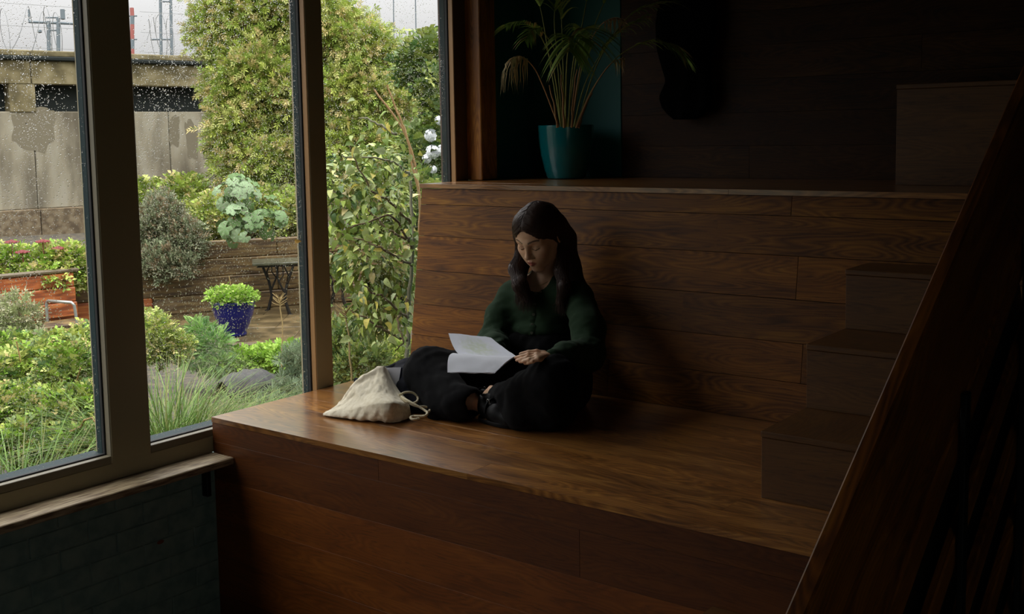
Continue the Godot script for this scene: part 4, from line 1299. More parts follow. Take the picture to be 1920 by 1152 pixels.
	crown("foliage", cu, round_l, lf, [[Vector3(-7.836, -0.894, -6.287), Vector3(0.2, 0.08, 0.25)], [Vector3(-7.648, -0.874, -6.433), Vector3(0.2, 0.10, 0.25)], [Vector3(-7.347, -0.805, -6.418), Vector3(0.14, 0.10, 0.2)]], 1500, 0.05, 0.09, BG, 49)
	# ---- spiky plant ----
	var eu := base("spiky_spurge", Vector3(-6.799, -1.120, -5.975), "grey-green spurge with whorls of narrow leaves next to the narrow mullion", "plant")
	var wm := whorl_mesh(22, 4)
	crown("foliage", eu, wm, lf, [[Vector3(-6.326, -0.641, -5.574), Vector3(0.13, 0.18, 0.13)], [Vector3(-6.341, -0.582, -5.698), Vector3(0.10, 0.12, 0.1)], [Vector3(-6.264, -0.716, -5.360), Vector3(0.12, 0.05, 0.1)], [Vector3(-6.167, -0.785, -5.172), Vector3(0.15, 0.05, 0.1)], [Vector3(-6.077, -0.754, -5.372), Vector3(0.1, 0.08, 0.1)]], 120, 0.055, 0.09, [Color(0.20, 0.27, 0.16), Color(0.26, 0.33, 0.20), Color(0.16, 0.22, 0.12)], 50, 3.0)
	for q in [[Vector3(-6.306, -1.002, -5.545), Vector3(-6.336, -0.641, -5.567)], [Vector3(-6.337, -0.987, -5.649), Vector3(-6.337, -0.582, -5.700)]]:
		bough(eu, "stem", [q[0], q[1].lerp(q[0], 0.5), q[1]], 0.008, 0.005, mats["bark"], 0.01)
	for e in [[[Vector3(-6.718, -0.721, -5.771), Vector3(-6.726, -0.428, -5.802), Vector3(-6.758, -0.175, -5.810)], "dried brown seed head on a stalk beside the narrow mullion, terrace behind"], [[Vector3(-4.275, -0.226, -4.158), Vector3(-4.297, -0.011, -4.169), Vector3(-4.320, 0.147, -4.171)], "dried branching flower stalk standing between narrow mullion and broad-leaved tree"], [[Vector3(-4.604, -0.311, -4.655), Vector3(-4.601, -0.154, -4.677), Vector3(-4.617, -0.028, -4.680)], "dry brown stalk below the broad-leaved tree, left of the seat back"]]:
		var dr := base("dry_stalk", e[0][0], e[1], "dried plant", "dried plant stalks in the garden")
		bough(dr, "stem", e[0], 0.006, 0.004, mats["dry"], 0.01)
		for k in 16:
			var a := k * 2.4
			var top: Vector3 = e[0][2] + (e[0][1] - e[0][2]) * 0.25 * (k / 16.0)
			var o := Vector3(cos(a), 0.9 - 0.04 * k, sin(a)).normalized()
			bough(dr, "seed_pod", [top, top + o * 0.035, top + o * 0.055 + Vector3(cos(a + 1) * 0.02, 0.012, 0)], 0.0035, 0.002, mats["dry"], 0.0)
	# ---- grasses ----
	var blades := [blade_mesh(0.5, 0.013), blade_mesh(1.2, 0.013), blade_mesh(1.9, 0.012)]
	var GR := [Color(0.085, 0.165, 0.03), Color(0.115, 0.20, 0.04), Color(0.15, 0.23, 0.055), Color(0.065, 0.12, 0.025), Color(0.19, 0.20, 0.07)]
	for e in [[Vector3(-5.304, -0.725, -3.689), 0.32, 900, 0.30, 0.66, "tall grass tuft at the foot of the middle window, beside the wide mullion"], [Vector3(-5.606, -0.852, -4.201), 0.32, 700, 0.16, 0.36, "shorter grass at the foot of the middle window in front of the stone slab"], [Vector3(-5.092, -0.765, -2.708), 0.3, 300, 0.36, 0.60, "arching broad grass at the lower left of the leftmost window"], [Vector3(-5.276, -0.843, -3.190), 0.38, 380, 0.26, 0.46, "thin grass against the edging plank at the leftmost window"], [Vector3(-5.795, -0.820, -4.693), 0.34, 500, 0.14, 0.3, "low pale grass around the dark stone slab"]]:
		var g := base("grass_tuft", e[0], e[5], "grass", "grass tufts outside the windows")
		tuft("blades", g, blades, lf, e[1], e[2], e[3], e[4], GR, 60 + int(e[2]))
		var sc := Shape.new(); sc.lathe(Vector3(0, -0.04, 0), [Vector2(e[1] * 0.9, 0), Vector2(e[1] * 0.6, 0.05), Vector2(0.001, 0.07)], 12)
		obj("root_mat", sc.done(), mats["soil"], g)
	# ---- foreground bushes behind the leftmost window ----
	var brm := base("bramble_bush", Vector3(-6.434, -0.898, -3.690), "dense yellow-green bramble bush filling the lower part of the leftmost window", "shrub")
	for q in [[Vector3(-6.434, -0.898, -3.690), Vector3(-6.214, -0.518, -3.653), Vector3(-5.991, -0.251, -3.604)], [Vector3(-6.434, -0.898, -3.690), Vector3(-6.584, -0.561, -3.618), Vector3(-6.683, -0.158, -3.593)], [Vector3(-6.407, -0.898, -3.710), Vector3(-6.309, -0.433, -3.844), Vector3(-6.479, -0.133, -4.005)], [Vector3(-5.908, -0.697, -3.358), Vector3(-5.410, -0.417, -3.268), Vector3(-5.328, -0.447, -3.326)]]:
		bough(brm, "cane", q, 0.008, 0.004, mats["shoot"])
	crown("foliage", brm, round_l, lf, [[Vector3(-6.740, -0.403, -3.771), Vector3(0.26, 0.16, 0.25)], [Vector3(-6.286, -0.394, -3.740), Vector3(0.2, 0.24, 0.25)], [Vector3(-6.604, -0.271, -4.018), Vector3(0.12, 0.14, 0.16)], [Vector3(-6.011, -0.508, -3.430), Vector3(0.30, 0.14, 0.22)], [Vector3(-5.922, -0.536, -3.620), Vector3(0.13, 0.2, 0.2)], [Vector3(-6.307, -0.481, -3.333), Vector3(0.2, 0.12, 0.2)], [Vector3(-7.090, -0.282, -3.772), Vector3(0.14, 0.08, 0.16)], [Vector3(-6.837, -0.269, -3.967), Vector3(0.14, 0.07, 0.14)], [Vector3(-6.738, -0.408, -3.520), Vector3(0.2, 0.16, 0.2)], [Vector3(-6.210, -0.508, -3.151), Vector3(0.2, 0.2, 0.2)], [Vector3(-5.869, -0.580, -3.150), Vector3(0.22, 0.10, 0.2)], [Vector3(-5.656, -0.584, -3.312), Vector3(0.22, 0.07, 0.2)]], 8800, 0.038, 0.08, YG + BG + MG + DG, 52)
	var wt := base("white_flowered_bush", Vector3(-7.919, -0.488, -4.378), "pale bush with tiny cream flowers in front of the timber seat", "shrub")
	for q in [[Vector3(-7.912, -0.649, -4.363), Vector3(-7.957, -0.367, -4.364), Vector3(-8.033, -0.125, -4.337)], [Vector3(-7.912, -0.649, -4.363), Vector3(-7.797, -0.391, -4.357), Vector3(-7.757, -0.234, -4.407)]]:
		bough(wt, "stem", q, 0.007, 0.003, mats["bark"])
	crown("foliage", wt, small, lf, [[Vector3(-8.027, -0.246, -4.326), Vector3(0.16, 0.16, 0.15)], [Vector3(-7.827, -0.430, -4.329), Vector3(0.26, 0.10, 0.15)], [Vector3(-8.068, -0.405, -4.275), Vector3(0.14, 0.14, 0.15)]], 1300, 0.05, 0.09, [Color(0.30, 0.34, 0.16), Color(0.40, 0.38, 0.24), Color(0.24, 0.28, 0.12)], 53)
	var rs := base("low_rose_bush", Vector3(-6.972, -0.623, -4.831), "small leafy bush beside the wide mullion in the middle window", "shrub")
	bough(rs, "stem", [Vector3(-6.972, -0.623, -4.831), Vector3(-6.990, -0.388, -4.847), Vector3(-7.016, -0.231, -4.847)], 0.008, 0.004, mats["bark"])
	crown("foliage", rs, round_l, lf, [[Vector3(-6.999, -0.388, -4.840), Vector3(0.16, 0.18, 0.16)], [Vector3(-6.971, -0.448, -4.980), Vector3(0.14, 0.10, 0.12)], [Vector3(-7.124, -0.247, -4.889), Vector3(0.08, 0.06, 0.08)]], 1300, 0.03, 0.06, YG + MG, 54)
	# ---- white-flowered shrub at the far right of the view out ----
	var hy := base("white_blossom_shrub", Vector3(-5.911, -1.130, -6.611), "dark-stemmed shrub with white blossoms behind the broad-leaved tree's right side", "shrub")
	for q in [[Vector3(-5.911, -1.130, -6.611), Vector3(-6.002, 0.893, -6.774), Vector3(-6.039, 1.366, -6.806)], [Vector3(-5.911, -1.130, -6.611), Vector3(-6.052, 1.066, -6.758), Vector3(-6.202, 1.680, -6.974)]]:
		bough(hy, "stem", q, 0.012, 0.006, mats["bark"])
	crown("foliage", hy, round_l, lf, [[Vector3(-6.190, 1.724, -6.989), Vector3(0.16, 0.2, 0.18)], [Vector3(-5.967, 1.450, -6.871), Vector3(0.12, 0.2, 0.15)], [Vector3(-5.949, 0.896, -6.688), Vector3(0.2, 0.26, 0.2)], [Vector3(-6.263, 1.637, -6.922), Vector3(0.14, 0.14, 0.15)], [Vector3(-5.766, 0.574, -6.408), Vector3(0.2, 0.2, 0.2)], [Vector3(-5.891, 1.148, -6.891), Vector3(0.2, 0.3, 0.2)]], 1500, 0.08, 0.14, MG + DG, 55)
	flat("petal_white", Color(0.80, 0.81, 0.82), 0.7)
	for q in [[Vector3(-5.732, 1.090, -6.500), 0.055], [Vector3(-5.716, 0.963, -6.496), 0.06], [Vector3(-5.657, 0.974, -6.542), 0.05], [Vector3(-5.749, 0.910, -6.464), 0.04], [Vector3(-5.706, 0.827, -6.486), 0.035], [Vector3(-5.751, 1.205, -6.626), 0.04]]:
		var s := Shape.new()
		var rb := RandomNumberGenerator.new(); rb.seed = int(q[1] * 1000)
		for k in 46:
			var d := Vector3(rb.randfn(), rb.randfn(), rb.randfn()).normalized()
			var b := aim(d, rb.randf() * 3.0, q[1] * 0.5)
			var c: Vector3 = q[0] - hy.position + d * q[1] * 0.85
			s.quad(c + b * Vector3(-0.5, -0.5, 0), c + b * Vector3(0.5, -0.5, 0), c + b * Vector3(0.5, 0.5, 0.1), c + b * Vector3(-0.5, 0.5, 0.1))
		obj("blossom", s.done(), mats["petal_white"], hy)
	# ---- broad-leaved tree close to the right-hand window: every large leaf its own piece ----
	var pe := base("broad_leaved_tree", Vector3(-4.174, -0.408, -4.465), "small fruit tree with broad glossy leaves close outside the right-hand window", "tree")
	var limbs := [
		[Vector3(-4.151, -0.408, -4.483), Vector3(-4.117, 0.082, -4.444), Vector3(-4.045, 0.470, -4.422), Vector3(-4.074, 0.843, -4.446)], [Vector3(-4.075, 0.871, -4.449), Vector3(-4.074, 0.938, -4.332), Vector3(-4.072, 0.969, -4.211), Vector3(-4.159, 0.985, -4.020)],
		[Vector3(-4.059, 0.613, -4.429), Vector3(-4.022, 0.742, -4.221), Vector3(-4.043, 0.831, -4.089), Vector3(-4.130, 1.050, -4.051)], [Vector3(-4.143, 1.087, -4.425), Vector3(-4.202, 1.131, -4.385), Vector3(-4.273, 1.179, -4.337), Vector3(-4.315, 1.185, -4.306)],
		[Vector3(-4.045, 0.470, -4.422), Vector3(-3.938, 0.671, -4.150), Vector3(-3.985, 0.649, -3.984), Vector3(-4.037, 0.628, -3.942)], [Vector3(-4.041, 0.384, -4.414), Vector3(-3.893, 0.513, -4.037), Vector3(-3.959, 0.555, -3.992), Vector3(-4.068, 0.597, -3.915)],
		[Vector3(-4.115, 0.082, -4.445), Vector3(-3.951, 0.258, -4.088), Vector3(-3.947, 0.314, -3.971), Vector3(-3.983, 0.382, -3.952)], [Vector3(-4.110, -0.035, -4.435), Vector3(-4.012, 0.078, -4.144), Vector3(-4.011, 0.151, -4.028), Vector3(-4.078, 0.193, -3.982)], [Vector3(-4.059, 0.528, -4.418), Vector3(-3.991, 0.575, -4.223), Vector3(-4.061, 0.646, -4.178), Vector3(-4.109, 0.710, -4.151)], [Vector3(-4.121, 0.198, -4.456), Vector3(-4.028, 0.116, -4.264), Vector3(-3.932, 0.021, -4.198), Vector3(-3.962, -0.034, -4.168)]]
	for i in limbs.size():
		bough(pe, "trunk" if i == 0 else "branch", limbs[i], 0.013 if i == 0 else 0.008, 0.008 if i == 0 else 0.003, mats["pale_bark"] if i in [0, 1, 3] else mats["bark"], 0.02)
	var lm := [leaf_mesh(0.66, 0.55, 0.45), leaf_mesh(0.6, 0.35, 0.7), leaf_mesh(0.72, 0.8, 0.25)]
	var pt := []
	for c in [Color(0.13, 0.20, 0.04), Color(0.20, 0.29, 0.06), Color(0.28, 0.36, 0.09), Color(0.34, 0.40, 0.15), Color(0.50, 0.43, 0.09), Color(0.36, 0.42, 0.22)]:
		var m := leafy("broad_leaf_%d" % pt.size(), 0.5, 0.45)
		m.albedo_color = c.linear_to_srgb()
		pt.push_back(m)
	rr.seed = 77
	for i in 296:
		var L: Array = limbs[1 + rr.randi() % (limbs.size() - 1)]
		var k := rr.randi() % 3
		var p: Vector3 = L[k].lerp(L[k + 1], rr.randf())
		p += Vector3(rr.randfn(), rr.randfn() * 0.8 - 0.3, rr.randfn()) * 0.07
		var o := obj("leaf", lm[rr.randi() % 3], pt[[0, 1, 1, 2, 2, 3, 3, 4, 5, 0][rr.randi() % 10]], pe)
		var d := Vector3(rr.randfn(), -0.55 + 0.4 * rr.randfn(), rr.randfn())
		o.transform = Transform3D(aim(d, rr.randfn() * 0.8, rr.randf_range(0.036, 0.062)), p - pe.position)
	crown("foliage_mass", pe, lm[1], gl, [[Vector3(-4.306, 0.377, -4.337), Vector3(0.16, 0.3, 0.15)], [Vector3(-4.324, 0.291, -4.565), Vector3(0.14, 0.34, 0.15)], [Vector3(-4.490, 0.752, -4.371), Vector3(0.12, 0.26, 0.15)], [Vector3(-4.461, 0.677, -4.636), Vector3(0.2, 0.16, 0.15)], [Vector3(-4.592, 0.919, -4.693), Vector3(0.18, 0.12, 0.15)], [Vector3(-4.570, 0.416, -4.393), Vector3(0.1, 0.16, 0.12)], [Vector3(-4.410, 0.083, -4.473), Vector3(0.14, 0.14, 0.12)]], 2600, 0.035, 0.06, MG + YG + DG, 57, -0.2)
	# ---- bare shoots ----
	var bs := base("bare_shoots", Vector3(-4.626, -1.135, -5.040), "two tall bare brown shoots rising through the broad-leaved tree", "stem")
	bough(bs, "shoot", [Vector3(-4.626, -1.135, -5.040), Vector3(-4.674, -0.133, -5.130), Vector3(-4.695, 0.368, -5.177), Vector3(-4.701, 0.668, -5.210), Vector3(-4.779, 1.064, -5.201), Vector3(-4.962, 1.381, -5.101)], 0.013, 0.006, mats["shoot"], 0.012)
	bough(bs, "shoot", [Vector3(-4.703, 0.702, -5.213), Vector3(-4.788, 1.087, -5.197), Vector3(-4.841, 1.239, -5.176), Vector3(-4.899, 1.407, -5.152)], 0.010, 0.005, mats["shoot"], 0.012)
	# ---- leafy stems at the foot of the right-hand window ----
	for e in [[Vector3(-4.885, -0.643, -4.651), [[Vector3(-4.905, -0.221, -4.689), Vector3(0.10, 0.18, 0.12)], [Vector3(-4.656, -0.279, -4.620), Vector3(0.14, 0.10, 0.12)]], "leafy green stems at the foot of the right-hand window beside the narrow mullion", DG + MG], [Vector3(-4.899, -0.715, -5.137), [[Vector3(-4.916, -0.372, -5.168), Vector3(0.16, 0.08, 0.14)], [Vector3(-5.169, -0.339, -5.232), Vector3(0.12, 0.10, 0.12)]], "low green leaves behind the dark clothes at the right-hand window", MG + YG]]:
		var o := base("leafy_stems", e[0], e[2], "plant")
		bough(o, "stem", [e[0], e[1][0][0].lerp(e[0], 0.5), e[1][0][0]], 0.007, 0.003, mats["bark"], 0.01)
		crown("foliage", o, small, lf, e[1], 700, 0.07, 0.12, e[3], 58)
	# dense shrub that closes the garden on the right, behind the fruit tree
	var rs2 := base("garden_shrub", Vector3(-7.551, -1.120, -9.108), "dense green shrub beyond the white blossoms, mostly hidden behind the window post", "shrub")
	bough(rs2, "stem", [Vector3(-7.551, -1.120, -9.108), Vector3(-7.583, -0.207, -9.222), Vector3(-7.647, 0.652, -9.281)], 0.03, 0.012, mats["bark"])
	crown("foliage", rs2, round_l, lf, [[Vector3(-7.647, 0.652, -9.281), Vector3(0.55, 0.8, 0.55)], [Vector3(-7.024, 0.382, -9.216), Vector3(0.6, 0.7, 0.6)], [Vector3(-7.259, -0.277, -8.955), Vector3(0.8, 0.5, 0.6)]], 3500, 0.10, 0.18, MG + DG, 91)
	# one yellow leaf stuck to the outside of the frame
	var wl := base("stuck_leaf", Vector3(-3.628, 0.643, -3.226) + Vector3(0, 0, 0.012), "small yellow-brown leaf stuck outside on the narrow mullion", "leaf")
	var ym := leafy("yellow_leaf", 0.6, 0.2)
	ym.albedo_color = Color(0.62, 0.48, 0.20)
	var bl := obj("blade", lm[0], ym, wl)
	bl.basis = Basis(Vector3(0, 1, 0), Vector3(0, 0, 1), Vector3(1, 0, 0)).scaled_local(Vector3.ONE * 0.03)


func person() -> void:
	var me := base("person", Vector3(-2.60, 0.0, -3.60), "young woman with long dark hair in dark green cardigan, reading cross-legged on the bench", "person")
	var org := me.position
	# joints
	var pelvis := Vector3(-2.603, 0.111, -3.656)
	var hip_r := Vector3(-2.678, 0.091, -3.621)
	var hip_l := Vector3(-2.501, 0.101, -3.631)
	var waist := Vector3(-2.665, 0.238, -3.701)
	var chest := Vector3(-2.662, 0.360, -3.706)
	var neck := Vector3(-2.650, 0.487, -3.693)
	var sh_r := Vector3(-2.800, 0.417, -3.671)
	var sh_l := Vector3(-2.472, 0.433, -3.671)
	var el_r := Vector3(-2.809, 0.233, -3.540)
	var wr_r := Vector3(-2.674, 0.234, -3.403)
	var el_l := Vector3(-2.310, 0.245, -3.492)
	var wr_l := Vector3(-2.317, 0.266, -3.262)
	var kn_r := Vector3(-2.941, 0.147, -3.289)
	var an_r := Vector3(-2.661, 0.074, -3.209)
	var kn_l := Vector3(-2.310, 0.190, -3.258)
	var an_l := Vector3(-2.643, 0.075, -3.318)
	var hd := Vector3(-2.631, 0.676, -3.630)
	var pitch := deg_to_rad(29.0)
	var HB := Basis(Vector3(1, 0, 0), Vector3(0, cos(pitch), sin(pitch)), Vector3(0, -sin(pitch), cos(pitch)))
	HB = Basis(Vector3.UP, deg_to_rad(1.0)) * HB
	HB = HB.scaled_local(Vector3.ONE * 1.10)
	var skin := flat("skin", Color.WHITE, 0.5, 0.4)
	skin.vertex_color_use_as_albedo = true
	skin.subsurf_scatter_enabled = true
	skin.subsurf_scatter_strength = 0.08
	var SK := Color(0.62, 0.385, 0.24)
	# ---- body: torso and limbs under the clothes, coarse ----
	var body := Shape.new()
	body.tint = SK
	var F := Field.new(Vector3(-3.15, 0.0, -3.88), Vector3(-2.15, 0.62, -3.05), 0.014)
	F.blob(chest, Vector3(0.125, 0.13, 0.082), 0.03)
	F.blob(waist, Vector3(0.105, 0.11, 0.075), 0.03)
	F.blob(pelvis + Vector3(0, 0.01, 0), Vector3(0.135, 0.10, 0.10), 0.03)
	F.bone(sh_r, sh_l, 0.045, 0.045, 0.03)
	F.bone(chest + Vector3(0, 0.06, 0), neck + Vector3(0, 0.01, 0.0), 0.075, 0.05, 0.03)
	F.bone(sh_r, el_r, 0.042, 0.036); F.bone(el_r, wr_r, 0.035, 0.026)
	F.bone(sh_l, el_l, 0.042, 0.036); F.bone(el_l, wr_l, 0.035, 0.027)
	F.bone(hip_r, kn_r, 0.072, 0.052); F.bone(kn_r, an_r, 0.05, 0.036)
	F.bone(hip_l, kn_l, 0.072, 0.052); F.bone(kn_l, an_l, 0.05, 0.034)
	F.keep(Vector3(0, -1, 0), -0.006)
	F.into(body)
	# ---- neck and collarbones, finer ----
	var head_low := hd + HB * Vector3(0, -0.055, -0.02)
	F = Field.new(Vector3(-2.82, 0.36, -3.80), Vector3(-2.44, 0.66, -3.45), 0.006)
	F.bone(neck + Vector3(0, -0.03, -0.01), head_low, 0.054, 0.050, 0.02)
	F.blob(chest + Vector3(0, 0.07, 0.012), Vector3(0.135, 0.085, 0.088), 0.04)
	for s in [-1.0, 1.0]:
		F.bone(neck + Vector3(0.012 * s, -0.048, 0.072), neck + Vector3(0.10 * s, -0.035, 0.045), 0.008, 0.008, 0.018)
		F.bone(neck + Vector3(0.012 * s, -0.045, 0.068), head_low + Vector3(0.045 * s, 0.0, -0.01), 0.009, 0.012, 0.02)
	F.into(body)
	# ---- head, 3 mm cells in its own frame ----
	var hf := Field.new(Vector3(-0.095, -0.125, -0.115), Vector3(0.095, 0.125, 0.13), 0.0029)
	hf.blob(Vector3(0, 0.030, -0.018), Vector3(0.075, 0.084, 0.090), 0.02)
	hf.blob(Vector3(0, -0.022, 0.024), Vector3(0.060, 0.080, 0.062), 0.03)
	for s in [-1.0, 1.0]:
		hf.bone(Vector3(0.053 * s, -0.030, 0.002), Vector3(0.043 * s, -0.066, 0.022), 0.017, 0.013, 0.025)
		hf.bone(Vector3(0.043 * s, -0.066, 0.022), Vector3(0.012 * s, -0.096, 0.066), 0.014, 0.013, 0.025)
		hf.blob(Vector3(0.040 * s, -0.020, 0.060), Vector3(0.022, 0.018, 0.018), 0.025)
		hf.blob(Vector3(0.026 * s, -0.048, 0.066), Vector3(0.020, 0.022, 0.016), 0.025)
	hf.blob(Vector3(0, -0.097, 0.070), Vector3(0.016, 0.012, 0.013), 0.02)
	hf.blob(Vector3(0, -0.062, 0.078), Vector3(0.026, 0.022, 0.013), 0.02)
	hf.blob(Vector3(0, 0.040, 0.042), Vector3(0.054, 0.045, 0.036), 0.03)
	# brow, sockets, lids
	for s in [-1.0, 1.0]:
		hf.bone(Vector3(0.012 * s, 0.019, 0.081), Vector3(0.048 * s, 0.018, 0.062), 0.008, 0.007, 0.018)
		hf.blob(Vector3(0.031 * s, 0.001, 0.092), Vector3(0.018, 0.012, 0.017), 0.014, Basis.IDENTITY, true)
		hf.blob(Vector3(0.031 * s, 0.000, 0.0685), Vector3(0.0150, 0.0125, 0.0140), 0.005)
		# upper lid lowered, with its crease and edge
		hf.bone(Vector3(0.0185 * s, -0.0055, 0.0795), Vector3(0.031 * s, -0.0075, 0.0822), 0.0026, 0.0028, 0.004)
		hf.bone(Vector3(0.031 * s, -0.0075, 0.0822), Vector3(0.0445 * s, -0.0045, 0.0740), 0.0028, 0.0024, 0.004)
	# nose
	hf.bone(Vector3(0, 0.014, 0.083), Vector3(0, -0.028, 0.1015), 0.0065, 0.0085, 0.014)
	hf.blob(Vector3(0, -0.031, 0.1015), Vector3(0.0095, 0.0085, 0.0095), 0.01)
	for s in [-1.0, 1.0]:
		hf.blob(Vector3(0.0105 * s, -0.0345, 0.0915), Vector3(0.0068, 0.0065, 0.0085), 0.007)
		hf.blob(Vector3(0.0060 * s, -0.0405, 0.0955), Vector3(0.0032, 0.0028, 0.0042), 0.003, Basis.IDENTITY, true)
		hf.bone(Vector3(0.019 * s, -0.040, 0.085), Vector3(0.026 * s, -0.056, 0.080), 0.0022, 0.002, 0.006, true)
	# lips
	for s in [-1.0, 1.0]:
		hf.bone(Vector3(0.004 * s, -0.0555, 0.0945), Vector3(0.021 * s, -0.0605, 0.0825), 0.0046, 0.0026, 0.005)
		hf.bone(Vector3(0.0, -0.0675, 0.0930), Vector3(0.018 * s, -0.0635, 0.0830), 0.0056, 0.003, 0.005)
	hf.bone(Vector3(-0.020, -0.0620, 0.0880), Vector3(0.020, -0.0620, 0.0880), 0.0012, 0.0012, 0.003, true)
	hf.bone(Vector3(0, -0.061, 0.1), Vector3(0, -0.061, 0.098), 0.0016, 0.0016, 0.003, true)
	hf.bone(Vector3(0, -0.044, 0.096), Vector3(0, -0.050, 0.0965), 0.0022, 0.0022, 0.005, true)
	# ears
	for s in [-1.0, 1.0]:
		var eb := Basis(Vector3.UP, 0.35 * s) 
		hf.blob(Vector3(0.076 * s, -0.008, -0.012), Vector3(0.007, 0.031, 0.018), 0.006, eb)
		hf.blob(Vector3(0.083 * s, -0.004, -0.008), Vector3(0.006, 0.019, 0.010), 0.004, eb, true)
	var hs := Shape.new()
	hf.into(hs, func(p: Vector3):
		var c := SK
		var ax := absf(p.x)
		# lips
		var ly := p.y + 0.0615 + 0.0012 * absf(p.x) / 0.02
		if p.z > 0.076 and ax < 0.0235:
			var lip := 1.0 - smoothstep(0.6, 1.0, sqrt(pow(ax / 0.0225, 2.0) + pow(ly / 0.0115, 2.0)))
			c = c.lerp(Color(0.33, 0.075, 0.060), lip * 0.9)
		# brows
		var by := 0.0225 + 0.006 * sin(clampf((ax - 0.012) / 0.038, 0, 1) * PI * 0.75)
		if p.z > 0.05 and ax > 0.011 and ax < 0.052:
			c = c.lerp(Color(0.035, 0.02, 0.013), (1.0 - smoothstep(0.0018, 0.0042, absf(p.y - by))) * 0.9)
		# lash line under the lowered lids
		if p.z > 0.062 and ax > 0.016 and ax < 0.047:
			var yy := -0.0085 + 0.0045 * pow((ax - 0.031) / 0.015, 2.0)
			c = c.lerp(Color(0.02, 0.012, 0.01), (1.0 - smoothstep(0.0012, 0.0026, absf(p.y - yy))) * 0.9)
			c = c.lerp(Color(0.30, 0.17, 0.12), (1.0 - smoothstep(0.0, 0.012, absf(p.y - 0.002))) * 0.35)
		# warmth on cheeks and nose
		c = c.lerp(Color(0.50, 0.24, 0.17), (1.0 - smoothstep(0.0, 0.03, Vector3(ax - 0.040, p.y + 0.028, p.z - 0.066).length())) * 0.35)
		return c)
	var first := body.v.size()
	for i in hs.v.size():
		body.tint = hs.c[i]
		body.vert(hd + HB * hs.v[i], (HB * hs.n[i]).normalized(), hs.uv[i])
	for i in range(0, hs.ix.size(), 3):
		body.ix.push_back(hs.ix[i] + first); body.ix.push_back(hs.ix[i + 1] + first); body.ix.push_back(hs.ix[i + 2] + first)
	body.tint = SK
	# ---- hands ----
	var tip := Vector3(-2.411, 0.280, -3.173)
	hand_into(body, wr_l, Vector3(-2.346, 0.280, -3.203), Vector3(0.15, 0.95, 0.2).normalized(), [
		# each finger: root, knuckle, joint, tip
		[Vector3(-2.343, 0.288, -3.207), Vector3(-2.367, 0.288, -3.189), Vector3(-2.391, 0.281, -3.182), Vector3(-2.421, 0.272, -3.183)],
		[Vector3(-2.336, 0.285, -3.193), Vector3(-2.359, 0.281, -3.171), Vector3(-2.383, 0.273, -3.168), Vector3(-2.408, 0.265, -3.173)],
		[Vector3(-2.325, 0.282, -3.182), Vector3(-2.344, 0.276, -3.164), Vector3(-2.366, 0.268, -3.162), Vector3(-2.390, 0.262, -3.168)],
		[Vector3(-2.315, 0.279, -3.177), Vector3(-2.329, 0.272, -3.163), Vector3(-2.347, 0.264, -3.162), Vector3(-2.370, 0.258, -3.170)]],
		[Vector3(-2.341, 0.284, -3.246), Vector3(-2.361, 0.292, -3.231), Vector3(-2.386, 0.290, -3.215), Vector3(-2.413, 0.283, -3.203)], SK)
	hand_into(body, wr_r, Vector3(-2.648, 0.230, -3.321), Vector3(-0.2, 0.9, 0.3).normalized(), [
		[Vector3(-2.655, 0.232, -3.303), Vector3(-2.646, 0.234, -3.260), Vector3(-2.637, 0.234, -3.229), Vector3(-2.627, 0.233, -3.204)],
		[Vector3(-2.638, 0.229, -3.296), Vector3(-2.626, 0.229, -3.255), Vector3(-2.615, 0.227, -3.225), Vector3(-2.605, 0.228, -3.202)],
		[Vector3(-2.627, 0.225, -3.298), Vector3(-2.616, 0.222, -3.262), Vector3(-2.604, 0.221, -3.233), Vector3(-2.595, 0.221, -3.215)],
		[Vector3(-2.622, 0.220, -3.308), Vector3(-2.611, 0.216, -3.278), Vector3(-2.600, 0.215, -3.254), Vector3(-2.591, 0.215, -3.236)]],
		[Vector3(-2.663, 0.236, -3.348), Vector3(-2.655, 0.244, -3.305), Vector3(-2.643, 0.248, -3.264), Vector3(-2.631, 0.253, -3.229)], SK)
	# ---- ankles, finer ----
	for e in [[an_r, kn_r, Vector3(-2.597, 0.049, -3.229)], [an_l, kn_l, Vector3(-2.708, 0.049, -3.341)]]:
		var lo: Vector3 = e[0].min(e[2]) - Vector3.ONE * 0.09
		var hi: Vector3 = e[0].max(e[2]) + Vector3.ONE * 0.09
		var A := Field.new(lo, hi, 0.006)
		A.bone(e[0].lerp(e[1], 0.3), e[0], 0.036, 0.026, 0.02)
		A.bone(e[0], e[2], 0.028, 0.026, 0.02)
		var sd: Vector3 = (e[1] - e[0]).cross(e[2] - e[0]).normalized()
		A.blob(e[0] + sd * 0.030, Vector3.ONE * 0.011, 0.012); A.blob(e[0] - sd * 0.030, Vector3.ONE * 0.011, 0.012)
		A.keep(Vector3(0, -1, 0), -0.006)
		A.into(body)
	for i in body.v.size(): body.v[i] -= org
	obj("body", body.done(true), skin, me)

	# ---- cardigan ----
	var knit := flat("green_knit", Color(0.125, 0.195, 0.125), 0.95, 0.3)
	knit.rim_enabled = true; knit.rim = 0.35; knit.rim_tint = 0.7
	F = Field.new(Vector3(-2.98, 0.12, -3.90), Vector3(-2.12, 0.62, -3.20), 0.008)
	F.blob(chest + Vector3(0, 0.0, 0.0), Vector3(0.148, 0.165, 0.108), 0.04)
	F.blob(chest + Vector3(-0.065, -0.005, 0.055), Vector3(0.065, 0.065, 0.055), 0.05)
	F.blob(chest + Vector3(0.065, -0.005, 0.055), Vector3(0.065, 0.065, 0.055), 0.05)
	F.blob(waist, Vector3(0.142, 0.13, 0.110), 0.06)
	F.bone(sh_r + Vector3(0.01, -0.008, 0), sh_l + Vector3(-0.01, -0.008, 0), 0.054, 0.054, 0.05)
	F.bone(chest + Vector3(0, 0.08, -0.02), neck + Vector3(0, -0.005, -0.02), 0.10, 0.062, 0.05)
